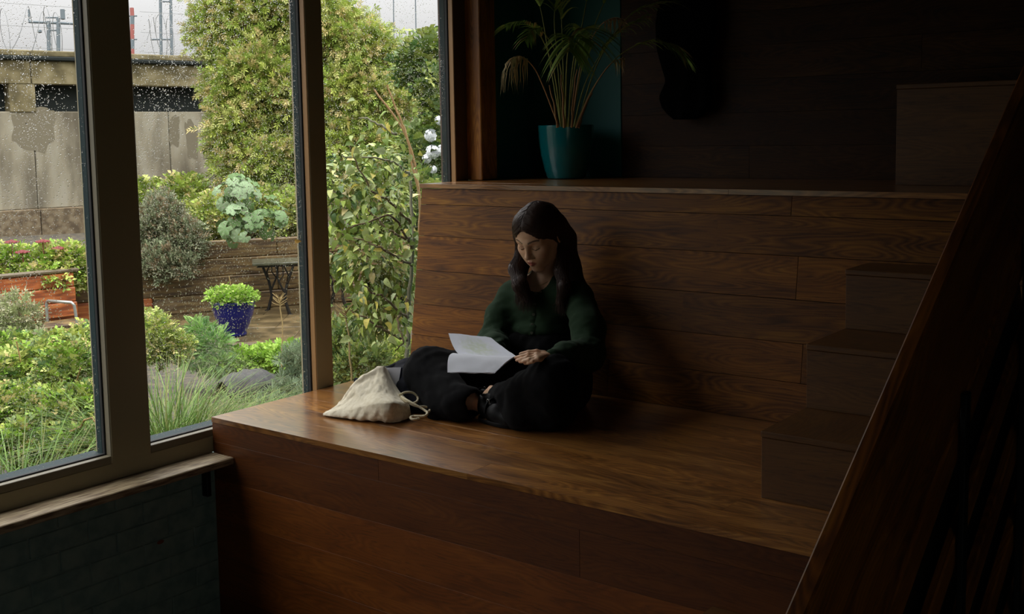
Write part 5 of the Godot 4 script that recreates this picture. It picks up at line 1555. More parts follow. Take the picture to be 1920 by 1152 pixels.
	# blouse over the waistband
	var hem := Vector3(-2.642, 0.263, -3.595)
	F.blob(hem + Vector3(-0.01, 0.028, -0.085), Vector3(0.140, 0.045, 0.118), 0.02)
	F.keep(Vector3(0, -1, 0.10).normalized(), Vector3(0, -1, 0.10).normalized().dot(hem), 0.015)
	# neckline
	F.bone(neck + Vector3(0, 0.06, 0.03), neck + Vector3(0, -0.002, 0.045), 0.062, 0.056, 0.012, true)
	F.bone(neck + Vector3(0, -0.01, 0.09), neck + Vector3(0, -0.035, 0.12), 0.026, 0.008, 0.012, true)
	# sleeves
	var cuff_r := wr_r.lerp(el_r, 0.06)
	var cuff_l := wr_l.lerp(el_l, 0.05)
	F.bone(sh_r, sh_r.lerp(el_r, 0.5) + Vector3(-0.012, 0, 0), 0.058, 0.060, 0.03); F.bone(sh_r.lerp(el_r, 0.5) + Vector3(-0.012, 0, 0), el_r, 0.060, 0.062, 0.03)
	F.bone(el_r, el_r.lerp(cuff_r, 0.6), 0.062, 0.056, 0.03); F.bone(el_r.lerp(cuff_r, 0.6), cuff_r, 0.054, 0.036, 0.015)
	F.bone(sh_l, sh_l.lerp(el_l, 0.55) + Vector3(0.02, 0, 0), 0.060, 0.064, 0.03); F.bone(sh_l.lerp(el_l, 0.55) + Vector3(0.02, 0, 0), el_l, 0.064, 0.066, 0.03)
	F.bone(el_l, el_l.lerp(cuff_l, 0.65), 0.064, 0.058, 0.03); F.bone(el_l.lerp(cuff_l, 0.65), cuff_l, 0.056, 0.036, 0.015)
	F.ruffle(func(p: Vector3):
		var a := noise.get_noise_3d(p.x * 5.0, p.y * 11.0, p.z * 5.0)
		var b := noise.get_noise_3d(p.x * 14.0 + 9.0, p.y * 22.0, p.z * 14.0)
		var low := smoothstep(0.42, 0.24, p.y)
		return -0.007 * a + (0.0060 + 0.007 * low) * absf(b) - 0.002, 0.03)
	var cs := Shape.new()
	F.into(cs)
	for i in cs.v.size(): cs.v[i] -= org
	var card := obj("cardigan", cs.done(), knit, me)
	# placket with buttons, neckband
	var line := PackedVector3Array()
	var front := [Vector3(-2.571, 0.467, -3.524), Vector3(-2.573, 0.419, -3.515), Vector3(-2.575, 0.373, -3.509), Vector3(-2.577, 0.327, -3.501), Vector3(-2.577, 0.293, -3.496)]
	var btn := flat("button", Color(0.30, 0.31, 0.27), 0.3)
	for i in 33:
		var t := i / 32.0 * 4.0
		var k := mini(int(t), 3)
		var q: Vector3 = front[k].lerp(front[k + 1], t - k)
		var dir := q.direction_to(Vector3(0, 1.08, 0)) * -1.0
		var p := q - dir * 0.12
		for st in 160:
			if F.at(p) < 0.002: break
			p += dir * 0.002
		line.push_back(p)
	var pl := Shape.new()
	var lrows := []
	for i in line.size():
		var nn := Vector3(0.35, 0.05, 0.93).normalized()
		var sd := Vector3.UP.cross(nn).normalized()
		lrows.push_back([line[i] - sd * 0.015 - nn * 0.003 - org, line[i] - sd * 0.0135 + nn * 0.0024 - org, line[i] + nn * 0.0034 - org, line[i] + sd * 0.0135 + nn * 0.0024 - org, line[i] + sd * 0.015 - nn * 0.003 - org])
	pl.net(lrows)
	obj("placket", pl.done(), knit, card)
	for i in [2, 9, 16, 23, 30]:
		var bt := Shape.new()
		bt.lathe(Vector3.ZERO, [Vector2(0.0005, 0.0), Vector2(0.0060, 0.0), Vector2(0.0064, 0.0014), Vector2(0.0056, 0.0026), Vector2(0.0040, 0.0018), Vector2(0.0005, 0.0018)], 14)
		var bo := obj("button", bt.done(), btn, card)
		var nn := Vector3(0.35, 0.05, 0.93).normalized()
		bo.transform = Transform3D(Basis(Vector3.UP.cross(nn).normalized(), nn, Vector3.UP.cross(nn).normalized().cross(nn)).orthonormalized(), line[i] + nn * 0.0025 - org)
	for e in [[cuff_l, el_l, 0.034], [cuff_r, el_r, 0.034]]:
		var q := Shape.new()
		var ax: Vector3 = (e[1] - e[0]).normalized()
		q.tube(PackedVector3Array([e[0] - ax * 0.004 - org, e[0] + ax * 0.004 - org, e[0] + ax * 0.022 - org, e[0] + ax * 0.030 - org]), [e[2], e[2] + 0.003, e[2] + 0.004, e[2] - 0.002], 20)
		obj("cuff", q.done(), knit, card)

	# fine chain round the neck
	var gold := flat("chain_metal", Color(0.75, 0.66, 0.45), 0.3, 0.5, 0.9)
	var chain := PackedVector3Array()
	for k in 25:
		var a := PI * (k / 24.0)
		var q := neck + Vector3(-cos(a) * 0.055, 0.012 - sin(a) * 0.030, 0.03 + sin(a) * 0.062)
		chain.push_back(q - org)
	var ch := Shape.new()
	ch.tube(chain, [0.0012], 5)
	obj("necklace", ch.done(), gold, me)

	# ---- trousers ----
	var black := flat("black_cloth", Color(0.046, 0.046, 0.05), 0.95, 0.25)
	black.rim_enabled = true; black.rim = 0.08
	F = Field.new(Vector3(-3.16, -0.02, -3.88), Vector3(-2.12, 0.32, -3.02), 0.009)
	F.blob(pelvis + Vector3(0, 0.005, 0.0), Vector3(0.172, 0.115, 0.135), 0.04)
	F.bone(pelvis + Vector3(0, 0.08, 0.0), waist + Vector3(0, 0.02, 0.0), 0.115, 0.108, 0.04)
	F.bone(hip_r, kn_r, 0.090, 0.078, 0.04)
	F.blob(Vector3(-2.726, 0.220, -3.589), Vector3(0.06, 0.055, 0.06), 0.04)
	F.bone(hip_l, kn_l, 0.092, 0.080, 0.04)
	# wide right leg: knee down to the hem
	F.blob(kn_r + Vector3(0.008, -0.002, 0), Vector3(0.076, 0.074, 0.078), 0.04)
	var hem_r := Vector3(-2.690, 0.067, -3.180)
	F.bone(kn_r, hem_r, 0.080, 0.066, 0.04)
	F.bone(kn_r + Vector3(0.0, -0.03, 0.03), Vector3(-2.786, 0.030, -3.178), 0.072, 0.045, 0.05)
	F.bone(Vector3(-2.786, 0.034, -3.178), Vector3(-2.658, 0.077, -3.193), 0.045, 0.055, 0.04)
	# wide left leg
	F.blob(kn_l, Vector3(0.082, 0.078, 0.084), 0.04)
	F.bone(kn_l, Vector3(-2.493, 0.094, -3.258), 0.082, 0.070, 0.04)
	F.bone(Vector3(-2.493, 0.094, -3.258), Vector3(-2.577, 0.088, -3.294), 0.066, 0.052, 0.03)
	F.bone(kn_l + Vector3(0, -0.10, 0), Vector3(-2.444, 0.034, -3.211), 0.074, 0.034, 0.05)
	F.bone(kn_l + Vector3(0, -0.05, -0.02), hip_l + Vector3(0.03, -0.04, 0.02), 0.085, 0.075, 0.05)
	F.bone(kn_l + Vector3(0, -0.13, 0.0), Vector3(-2.359, 0.066, -3.445), 0.05, 0.04, 0.06)
	F.bone(Vector3(-2.435, 0.123, -3.255), Vector3(-2.406, 0.059, -3.193), 0.055, 0.048, 0.05)
	F.bone(Vector3(-2.437, 0.114, -3.227), Vector3(-2.435, 0.078, -3.180), 0.040, 0.022, 0.03)
	# open hems
	F.bone(Vector3(-2.642, 0.071, -3.192), Vector3(-2.559, 0.065, -3.178), 0.040, 0.050, 0.01, true)
	F.bone(Vector3(-2.611, 0.075, -3.317), Vector3(-2.695, 0.054, -3.326), 0.038, 0.050, 0.01, true)
	F.keep(Vector3(0, -1, 0), -0.003)
	F.ruffle(func(p: Vector3):
		var a := noise.get_noise_3d(p.x * 4.0, p.y * 7.0, p.z * 4.0 + 30.0)
		var b := noise.get_noise_3d(p.x * 10.0 + p.y * 7.0, p.y * 6.0, p.z * 10.0 + 60.0)
		var top := smoothstep(0.17, 0.25, p.y)
		var gather := sin((p.x * 0.9 + p.z * 0.4) * 150.0) * 0.0022 * top
		var c := noise.get_noise_3d(p.x * 26.0 - p.z * 14.0, p.y * 12.0, p.z * 22.0 + p.y * 9.0)
		return -0.009 * a - 0.010 * absf(b) + 0.005 * absf(c) + gather, 0.03)
	cs = Shape.new()
	F.into(cs)
	for i in cs.v.size(): cs.v[i] -= org
	var tr := obj("trousers", cs.done(), black, me)
	# waistband
	var wb := Shape.new()
	var wr := []
	for i in 3:
		var row := []
		for k in 41:
			var a := -TAU * k / 40
			row.push_back(waist + Vector3(0, -0.012 + i * 0.013, 0) + Vector3(cos(a) * (0.136 + 0.003 * (i == 1 as int)), 0, sin(a) * 0.118) - org)
		wr.push_back(row)
	wb.net(wr)
	obj("waistband", wb.done(), black, tr)

	# ---- shoes ----
	var leather := flat("black_leather", Color(0.012, 0.012, 0.013), 0.5, 0.25)
	var metal := flat("buckle_metal", Color(0.6, 0.6, 0.58), 0.3, 0.5, 0.9)
	for e in [[Vector3(-2.593, 0.052, -3.220), Vector3(-2.463, 0.038, -3.197), an_r], [Vector3(-2.680, 0.045, -3.336), Vector3(-2.825, -0.001, -3.359), an_l]]:
		var heel: Vector3 = e[0]
		var toe: Vector3 = e[1]
		heel.y = maxf(heel.y, 0.03); toe.y = 0.030
		var lo := heel.min(toe) - Vector3.ONE * 0.075
		var hi := heel.max(toe) + Vector3.ONE * 0.075
		lo.y = -0.01
		var S := Field.new(lo, hi, 0.005)
		var dr := (toe - heel).normalized()
		S.bone(heel, heel.lerp(toe, 0.5), 0.034, 0.038, 0.02)
		S.bone(heel.lerp(toe, 0.5), toe, 0.038, 0.033, 0.02)
		S.bone(heel + Vector3(0, 0.02, 0), heel + Vector3(0, 0.035, 0), 0.032, 0.030, 0.01)
		S.bone(heel + Vector3(0, 0.066, 0), heel.lerp(toe, 0.35) + Vector3(0, 0.05, 0), 0.024, 0.018, 0.006, true)
		S.keep(Vector3(0, -1, 0), -0.014)
		var ss := Shape.new()
		S.into(ss)
		for i in ss.v.size(): ss.v[i] -= org
		var shoe := obj("shoe", ss.done(), leather, me)
		var so := Shape.new()
		var pr := PackedVector3Array()
		var sd := dr.cross(Vector3.UP).normalized()
		var flatd := sd.cross(Vector3.UP).normalized() * -1.0
		var rws := []
		var lim := heel.distance_to(toe)
		for lv in [0.003, 0.008, 0.016, 0.019]:
			var row := []
			for k in 37:
				var a := TAU * k / 36.0
				var wide := 0.036 + 0.006 * cos(a) + (0.002 if lv > 0.004 and lv < 0.018 else -0.001)
				row.push_back(Vector3(0, 0, 0) + heel.lerp(toe, 0.5) * Vector3(1, 0, 1) + Vector3(0, lv, 0) + flatd * -cos(a) * (lim * 0.5 + 0.036) + sd * sin(a) * wide - org)
			rws.push_back(row)
		so.net(rws)
		obj("sole", so.done(), leather, shoe)
		var st := Shape.new()
		var mid := heel.lerp(toe, 0.28)
		var arc := PackedVector3Array()
		for k in 11:
			var a := PI * k / 10.0
			arc.push_back(mid + sd * cos(a) * 0.039 + Vector3(0, sin(a) * 0.045 + 0.002, 0) - org)
		st.tube(arc, [0.0055], 6)
		obj("strap", st.done(), leather, shoe)
		var bk := Shape.new()
		var ring := PackedVector3Array()
		for k in 13:
			var a := TAU * k / 12.0
			ring.push_back(arc[3] + Vector3(0, 0.004, 0) + dr * cos(a) * 0.008 + Vector3(0, sin(a) * 0.008, 0))
		bk.tube(ring, [0.0014], 5)
		obj("buckle", bk.done(), metal, shoe)

	hair(me, hd, HB, org, neck, sh_r, sh_l)


# a hand: palm, four bent fingers and a thumb from the side of the palm; 2.5 mm cells
func hand_into(body: Shape, wrist: Vector3, knuckles: Vector3, back: Vector3, fingers: Array, thumb: Array, sk: Color) -> void:
	var lo := wrist.min(knuckles)
	var hi := wrist.max(knuckles)
	for f in fingers + [thumb]:
		for p in f:
			lo = lo.min(p); hi = hi.max(p)
	var F := Field.new(lo - Vector3.ONE * 0.03, hi + Vector3.ONE * 0.03, 0.0026)
	F.bone(wrist, wrist.lerp(knuckles, 0.35), 0.020, 0.018, 0.01)
	for f in fingers:
		F.bone(wrist.lerp(knuckles, 0.25), f[0], 0.0135, 0.0095, 0.010)
	for i in 4:
		var f: Array = fingers[i]
		var r: float = [0.0076, 0.0079, 0.0075, 0.0066][i]
		F.bone(f[0], f[1], r * 1.08, r, 0.004)
		F.bone(f[1], f[2], r, r * 0.9, 0.003)
		F.bone(f[2], f[3], r * 0.9, r * 0.74, 0.003)
		F.blob(f[1], Vector3.ONE * r * 1.08, 0.004)
	F.bone(wrist.lerp(knuckles, 0.2), thumb[0], 0.014, 0.0115, 0.010)
	F.bone(thumb[0], thumb[1], 0.0115, 0.0095, 0.006)
	F.bone(thumb[1], thumb[2], 0.0095, 0.0085, 0.004)
	F.bone(thumb[2], thumb[3], 0.0085, 0.0064, 0.003)
	F.into(body, func(p: Vector3):
		var c := sk
		for f in fingers + [thumb]:
			var q: float = p.distance_to(f[3])
			if q < 0.014: c = c.lerp(Color(0.55, 0.27, 0.20), 0.5 * (1.0 - q / 0.014))
		return c)


func hair(me: Node3D, hd: Vector3, HB: Basis, org: Vector3, neck: Vector3, sh_r: Vector3, sh_l: Vector3) -> void:
	var m := flat("dark_hair", Color(0.19, 0.115, 0.075), 0.5, 0.4)
	m.anisotropy_enabled = false
	var inv := HB.inverse()
	var W := func(p: Vector3) -> Vector3: return hd + HB * p
	# locks: centre lines in world space with radii
	var left_lock := [W.call(Vector3(-0.070, 0.010, 0.020)), W.call(Vector3(-0.078, -0.055, 0.022)), Vector3(-2.718, 0.537, -3.584), Vector3(-2.665, 0.480, -3.541), Vector3(-2.635, 0.428, -3.545)]
	var left_back := [W.call(Vector3(-0.070, 0.0, -0.03)), W.call(Vector3(-0.074, -0.07, -0.03)), Vector3(-2.738, 0.498, -3.627), Vector3(-2.689, 0.441, -3.582)]
	var right_lock := [W.call(Vector3(0.068, 0.020, -0.035)), W.call(Vector3(0.076, -0.045, -0.042)), Vector3(-2.525, 0.537, -3.630), Vector3(-2.484, 0.484, -3.592), Vector3(-2.497, 0.420, -3.587)]
	var right_back := [W.call(Vector3(0.060, 0.02, -0.055)), W.call(Vector3(0.070, -0.05, -0.065)), Vector3(-2.533, 0.540, -3.725), Vector3(-2.501, 0.440, -3.738), Vector3(-2.505, 0.322, -3.757)]
	var rear := [W.call(Vector3(0.0, 0.03, -0.075)), W.call(Vector3(0.02, -0.06, -0.085)), Vector3(-2.614, 0.490, -3.772), Vector3(-2.615, 0.375, -3.794), Vector3(-2.608, 0.273, -3.799)]
	var locks := [[left_lock, 0.024, 0.026], [left_back, 0.028, 0.022], [right_lock, 0.024, 0.021], [right_back, 0.030, 0.026], [rear, 0.046, 0.034]]
	var F := Field.new(Vector3(-2.86, 0.16, -3.86), Vector3(-2.38, 0.84, -3.42), 0.006)
	var hb := HB.orthonormalized()
	# cap
	F.blob(W.call(Vector3(0, 0.032, -0.018)), Vector3(0.0800, 0.0890, 0.0930) * 1.10, 0.01, hb)
	F.blob(W.call(Vector3(0.0, -0.02, -0.048)), Vector3(0.070, 0.08, 0.05) * 1.10, 0.03, hb)
	F.blob(W.call(Vector3(0, 0.050, 0.026)), Vector3(0.072, 0.064, 0.058) * 1.10, 0.03, hb)
	for s in [-1.0, 1.0]:
		F.blob(W.call(Vector3(0.059 * s, 0.012, 0.008 if s < 0 else -0.018)), Vector3(0.021, 0.065, 0.040) * 1.10, 0.03, hb)
	for l in locks:
		for i in l[0].size() - 1:
			var n: int = l[0].size() - 1
			F.bone(l[0][i], l[0][i + 1], lerpf(l[1], l[2], i / float(n)), lerpf(l[1], l[2], (i + 1) / float(n)), 0.03)
	# the face stays free
	F.blob(W.call(Vector3(0, -0.024, 0.092)), Vector3(0.0595, 0.088, 0.078) * 1.10, 0.006, hb, true)
	F.blob(W.call(Vector3(-0.002, 0.050, 0.098)), Vector3(0.018, 0.022, 0.03) * 1.10, 0.012, hb, true)
	F.blob(W.call(Vector3(0, -0.07, 0.05)), Vector3(0.055, 0.06, 0.06) * 1.10, 0.012, hb, true)
	F.blob(W.call(Vector3(0.048, -0.030, 0.040)), Vector3(0.030, 0.048, 0.042) * 1.10, 0.010, hb, true)
	# parting
	F.bone(W.call(Vector3(-0.002, 0.070, 0.104)), W.call(Vector3(-0.002, 0.112, 0.085)), 0.006, 0.006, 0.008, true)
	F.bone(W.call(Vector3(-0.002, 0.112, 0.085)), W.call(Vector3(-0.002, 0.134, 0.02)), 0.006, 0.005, 0.008, true)
	F.ruffle(func(p: Vector3):
		var q := inv * (p - hd)
		var a := atan2(q.x, q.z + 0.06)
		return 0.0014 * noise.get_noise_2d(a * 30.0, q.y * 5.0) + 0.0025 * noise.get_noise_3d(p.x * 45.0, p.y * 5.0, p.z * 45.0), 0.03)
	var s := Shape.new()
	F.into(s)
	for i in s.v.size(): s.v[i] -= org
	var h := obj("hair", s.done(), m, me)
	# loose strands over the surface: from the parting down along the locks
	var st := Shape.new()
	var r := RandomNumberGenerator.new(); r.seed = 23
	for i in 640:
		var l: Array = locks[i % 5]
		var pts := PackedVector3Array()
		var side := -1.0 if i % 5 < 2 else 1.0
		var offs := Vector3(r.randfn(), r.randfn() * 0.4, r.randfn()).normalized()
		var start_z := r.randf_range(-0.06, 0.098)
		var p0: Vector3 = W.call(Vector3(side * r.randf_range(0.004, 0.02), 0.122 - 4.2 * start_z * start_z, start_z))
		var via: Vector3 = W.call(Vector3(side * 0.045, 0.085 - 0.36 * start_z, 0.015 + start_z * 0.82))
		for k in 9:
			var bz := p0.lerp(via, k / 9.0).lerp(via.lerp(l[0][0], k / 9.0), k / 9.0)
			pts.push_back(bz + (bz - hd).normalized() * 0.015)
		var c: Array = l[0]
		var n := 14
		for k in range(0, n + 1):
			var t := k / float(n) * (c.size() - 1)
			var q := mini(int(t), c.size() - 2)
			var pp: Vector3 = c[q].lerp(c[q + 1], t - q) + offs * lerpf(l[1], l[2], k / float(n)) * 1.0
			pp += Vector3(noise.get_noise_2d(i * 3.1, k * 0.35), noise.get_noise_2d(i * 5.7, 9.0) * 0.5, noise.get_noise_2d(i * 7.9, k * 0.35)) * 0.012 * (k / float(n))
			pts.push_back(pp)
		var tail := pts.size()
		for k in 3: pts.push_back(pts[tail - 1] + Vector3(0.010 * sin(i * 2.1), -0.014 * (k + 1), 0.008 * cos(i * 1.7)) * 1.0)
		# lie on the surface
		for k in pts.size():
			for it in (3 if k < tail else 0):
				var e := F.at(pts[k]) - 0.0008
				var g := Vector3(F.at(pts[k] + Vector3(0.006, 0, 0)) - F.at(pts[k] - Vector3(0.006, 0, 0)), F.at(pts[k] + Vector3(0, 0.006, 0)) - F.at(pts[k] - Vector3(0, 0.006, 0)), F.at(pts[k] + Vector3(0, 0, 0.006)) - F.at(pts[k] - Vector3(0, 0, 0.006)))
				if g.length() > 1e-5 and absf(e) < 0.05: pts[k] -= g.normalized() * e
			pts[k] -= org
		var rad := []
		for k in pts.size(): rad.push_back(0.0015 * (1.0 - 0.75 * k / float(pts.size())))
		st.tube(pts, rad, 4, false)
	var so := obj("strands", st.done(), m, h)
	tag(so, "", "", "", "stuff")


func booklet() -> void:
	var A := Vector3(-2.644, 0.259, -3.150)
	var B := Vector3(-2.430, 0.276, -3.196)
	var o := base("open_booklet", Vector3(-2.554, 0.268, -3.157), "open white booklet of loose sheets held above the reading woman's lap", "booklet")
	var paper := flat("paper", Color(0.93, 0.94, 0.97), 0.75)
	paper.cull_mode = BaseMaterial3D.CULL_DISABLED
	var im := Image.create(256, 192, false, Image.FORMAT_RGB8)
	for y in 192:
		for x in 256:
			var c := Color(0.92, 0.93, 0.97)
			var dx := (x - 120.0) / 80.0
			var dy := (y - 90.0) / 85.0
			var f := clampf(1.3 - sqrt(dx * dx + dy * dy), 0.0, 1.0)
			f *= 0.6 + 0.6 * noise.get_noise_2d(x * 0.03, y * 0.03)
			c = c.lerp(Color(0.66, 0.74, 0.46), clampf(f * 0.5, 0.0, 0.32))  # soft greenish patch, strongest near the middle of the leaf
			im.set_pixel(x, y, c)
	var tinted := flat("tinted_paper", Color.WHITE, 0.75)
	tinted.albedo_texture = ImageTexture.create_from_image(im)
	tinted.cull_mode = BaseMaterial3D.CULL_DISABLED
	# each leaf: a curved sheet from the fold to its free edge
	var leaf := func(a: Vector3, b: Vector3, fa: Vector3, fb: Vector3, bulge_a: Vector3, bulge_b: Vector3, mat: Material, called: String, lift: float) -> void:
		var top := []
		var rows := []
		for side in 2:
			var set_ := []
			for i in 15:
				var t := i / 14.0
				var row := []
				for k in 17:
					var u := k / 16.0
					var p := a.lerp(b, u).lerp(fa.lerp(fb, u), t)
					p += bulge_a.lerp(bulge_b, u) * sin(t * PI) 
					p += Vector3(0, 0.0025 * noise.get_noise_2d(t * 3.0 + lift * 400.0, u * 4.0), 0)
					p += Vector3(0, lift - side * 0.0009, 0)
					row.push_back(p - o.position)
				set_.push_back(row)
			rows.push_back(set_)
		var s := Shape.new()
		var up: Vector3 = (rows[0][1][0] - rows[0][0][0]).cross(rows[0][0][1] - rows[0][0][0])
		s.net(rows[0], up.y > 0); s.net(rows[1], up.y <= 0)
		obj(called, s.done(), mat, o)
	var UL := Vector3(-2.756, 0.328, -3.200)
	var UR := Vector3(-2.583, 0.322, -3.243)
	var LL := Vector3(-2.623, 0.221, -3.035)
	var LR := Vector3(-2.448, 0.229, -3.094)
	leaf.call(A, B, UL, UR, Vector3(0.0, -0.012, 0.006), Vector3(0.0, -0.004, 0.0), tinted, "upper_leaf", 0.0)
	leaf.call(A, B, UL + Vector3(0.006, -0.004, 0.004), UR + Vector3(0.01, -0.003, 0.004), Vector3(0, -0.013, 0.006), Vector3(0, -0.005, 0), paper, "sheet", -0.003)
	leaf.call(A, B, LL, LR, Vector3(-0.024, 0.034, 0.0), Vector3(0.004, 0.008, 0.0), paper, "lower_leaf", 0.0)
	leaf.call(A, B, LL + Vector3(0.008, 0.002, -0.004), LR + Vector3(-0.006, -0.002, -0.004), Vector3(-0.010, 0.020, 0.0), Vector3(0.004, 0.006, 0.0), paper, "sheet", -0.003)


func tote_bag() -> void:
	var o := base("canvas_bag", Vector3(-3.095, 0.000, -3.094), "slouched cream canvas drawstring bag lying on the bench seat beside the woman", "bag")
	var cv := mottled("canvas", PackedFloat32Array([0.3, 0.5, 0.7]), PackedColorArray([Color(0.80, 0.76, 0.65), Color(0.86, 0.82, 0.72), Color(0.90, 0.87, 0.78)]), 0.03, 0.35, 0.95, 0.06)
	cv.rim_enabled = true; cv.rim = 0.2
	# stations from the tip to the mouth: front foot, lower fold, face, shoulder, top; the back falls behind
	var st := [
		[Vector3(-3.168, 0.009, -2.921), Vector3(-3.172, 0.012, -2.925), Vector3(-3.178, 0.012, -2.933), Vector3(-3.183, 0.011, -2.941), Vector3(-3.185, 0.010, -2.946), Vector3(-3.191, 0.005, -2.954)],
		[Vector3(-3.110, 0.010, -2.928), Vector3(-3.119, 0.026, -2.935), Vector3(-3.139, 0.033, -2.959), Vector3(-3.157, 0.036, -2.983), Vector3(-3.169, 0.037, -3.000), Vector3(-3.207, 0.020, -3.057)],
		[Vector3(-3.042, 0.010, -2.942), Vector3(-3.052, 0.038, -2.950), Vector3(-3.090, 0.061, -2.988), Vector3(-3.120, 0.081, -3.018), Vector3(-3.143, 0.089, -3.039), Vector3(-3.211, 0.035, -3.145)],
		[Vector3(-2.975, 0.009, -2.955), Vector3(-2.981, 0.059, -2.957), Vector3(-3.034, 0.088, -3.009), Vector3(-3.082, 0.124, -3.052), Vector3(-3.114, 0.138, -3.080), Vector3(-3.211, 0.044, -3.234)],
		[Vector3(-2.922, 0.011, -2.970), Vector3(-2.913, 0.080, -2.961), Vector3(-2.979, 0.104, -3.027), Vector3(-3.041, 0.144, -3.086), Vector3(-3.084, 0.165, -3.119), Vector3(-3.185, 0.050, -3.280)],
		[Vector3(-2.886, 0.015, -2.985), Vector3(-2.867, 0.082, -2.971), Vector3(-2.946, 0.101, -3.039), Vector3(-3.014, 0.145, -3.106), Vector3(-3.059, 0.175, -3.152), Vector3(-3.139, 0.056, -3.290)],
		[Vector3(-2.870, 0.022, -3.012), Vector3(-2.856, 0.081, -2.991), Vector3(-2.919, 0.093, -3.046), Vector3(-2.996, 0.120, -3.117), Vector3(-3.052, 0.149, -3.167), Vector3(-3.101, 0.045, -3.281)],
		[Vector3(-2.859, 0.024, -3.045), Vector3(-2.856, 0.070, -3.028), Vector3(-2.907, 0.080, -3.066), Vector3(-2.980, 0.093, -3.126), Vector3(-3.028, 0.111, -3.168), Vector3(-3.050, 0.039, -3.255)],
		[Vector3(-2.864, 0.027, -3.080), Vector3(-2.866, 0.056, -3.069), Vector3(-2.901, 0.067, -3.095), Vector3(-2.951, 0.072, -3.133), Vector3(-2.983, 0.077, -3.159), Vector3(-2.999, 0.035, -3.218)],
		[Vector3(-2.870, 0.034, -3.102), Vector3(-2.875, 0.046, -3.099), Vector3(-2.901, 0.052, -3.118), Vector3(-2.926, 0.057, -3.137), Vector3(-2.944, 0.061, -3.150), Vector3(-2.951, 0.035, -3.179)]]
	var rows := []
	var m := st.size()
	for i in 73:
		var t := i / 72.0 * (m - 1)
		var k := mini(int(t), m - 2)
		var ring := []
		for j in 6:
			var q: Vector3 = st[k][j].cubic_interpolate(st[k + 1][j], st[maxi(k - 1, 0)][j], st[mini(k + 2, m - 1)][j], t - k)
			ring.push_back(q)
		var back: Vector3 = ring[5]; back.y = 0.012
		var under: Vector3 = ring[0]; under.y = 0.004; ring[0].y = 0.006
		ring.push_back(back)
		ring.push_back((back + under) / 2)
		var row := []
		for j in 49:
			var u := j / 48.0 * 8.0
			var a := int(u) % 8
			var f := u - int(u)
			var q: Vector3 = ring[a].cubic_interpolate(ring[(a + 1) % 8], ring[(a + 7) % 8], ring[(a + 2) % 8], f * f * (3.0 - 2.0 * f) if a == 1 or a == 0 else f)
			q.y = maxf(q.y, 0.004)
			row.push_back(q - o.position)
		rows.push_back(row)
	# creases
	var mid := Vector3.ZERO
	for i in rows.size():
		var c := Vector3.ZERO
		for q in rows[i]: c += q
		c /= rows[i].size()
		var wide := smoothstep(0.0, 8.0, float(i)) * smoothstep(0.0, 6.0, float(72 - i))
		for j in rows[i].size():
			var q: Vector3 = rows[i][j]
			var e := noise.get_noise_3d(q.x * 9.0 + q.y * 5.0, q.y * 9.0, q.z * 8.0)
			var g := absf(noise.get_noise_3d(q.x * 15.0 - q.y * 13.0 + 7.0, q.y * 10.0, q.z * 15.0))
			var gather := sin(j * 1.7) * 0.004 * smoothstep(50.0, 68.0, float(i))
			var n := (q - c).normalized()
			rows[i][j] = q + n * (0.008 * e - 0.014 * g + 0.003 + gather) * wide
			rows[i][j].y = maxf(rows[i][j].y, 0.003 - o.position.y)
		rows[i][48] = rows[i][0]
	var s := Shape.new()
	s.net(rows)
	for e in [0, 72]:
		var c := Vector3.ZERO
		for q in rows[e]: c += q
		c /= rows[e].size()
		for j in 48:
			if e == 0: s.tri(c, rows[e][j], rows[e][j + 1])
			else: s.tri(c, rows[e][j + 1], rows[e][j])
	obj("body", s.done(), cv, o)
	# cords
	var cord := flat("cord", Color(0.78, 0.74, 0.62), 0.9)
	for path in [[Vector3(-2.950, 0.074, -3.121), Vector3(-2.929, 0.085, -3.113), Vector3(-2.914, 0.091, -3.125), Vector3(-2.901, 0.086, -3.147), Vector3(-2.885, 0.069, -3.157), Vector3(-2.866, 0.060, -3.133), Vector3(-2.861, 0.059, -3.099), Vector3(-2.869, 0.066, -3.081), Vector3(-2.910, 0.077, -3.089)],
		[Vector3(-2.917, 0.079, -3.097), Vector3(-2.861, 0.074, -3.076), Vector3(-2.826, 0.064, -3.076), Vector3(-2.802, 0.051, -3.086), Vector3(-2.777, 0.042, -3.085), Vector3(-2.760, 0.039, -3.072), Vector3(-2.753, 0.036, -3.052), Vector3(-2.774, 0.033, -3.042), Vector3(-2.797, 0.032, -3.031), Vector3(-2.793, 0.030, -3.014), Vector3(-2.774, 0.028, -3.009), Vector3(-2.760, 0.030, -3.026)],
		[Vector3(-2.862, 0.061, -3.086), Vector3(-2.825, 0.055, -3.087), Vector3(-2.814, 0.048, -3.120), Vector3(-2.799, 0.040, -3.131), Vector3(-2.782, 0.037, -3.105), Vector3(-2.789, 0.042, -3.088)]]:
		var pts := PackedVector3Array()
		var n: int = path.size()
		for i in (n - 1) * 6 + 1:
			var t := i / 6.0
			var k := mini(int(t), n - 2)
			var q: Vector3 = path[k].cubic_interpolate(path[k + 1], path[maxi(k - 1, 0)], path[mini(k + 2, n - 1)], t - k)
			q.y = maxf(q.y, 0.0045)
			pts.push_back(q - o.position)
		var c := Shape.new()
		c.tube(pts, [0.0045], 8)
		# twist of the cord
		for tw in 2:
			var hp := PackedVector3Array()
			for i in pts.size():
				var a := i * 1.3 + tw * PI
				hp.push_back(pts[i] + Vector3(cos(a), sin(a) * 0.8, sin(a)) * 0.0022)
			c.tube(hp, [0.0032], 6)
		obj("drawstring", c.done(), cord, o)
	# the booklet tucked into the bag
	var bk := base("tucked_booklet", Vector3(-3.078, 0.104, -3.217), "plain white booklet tucked behind the top of the canvas bag", "booklet")
	var white := flat("book_white", Color(0.80, 0.80, 0.82), 0.6)
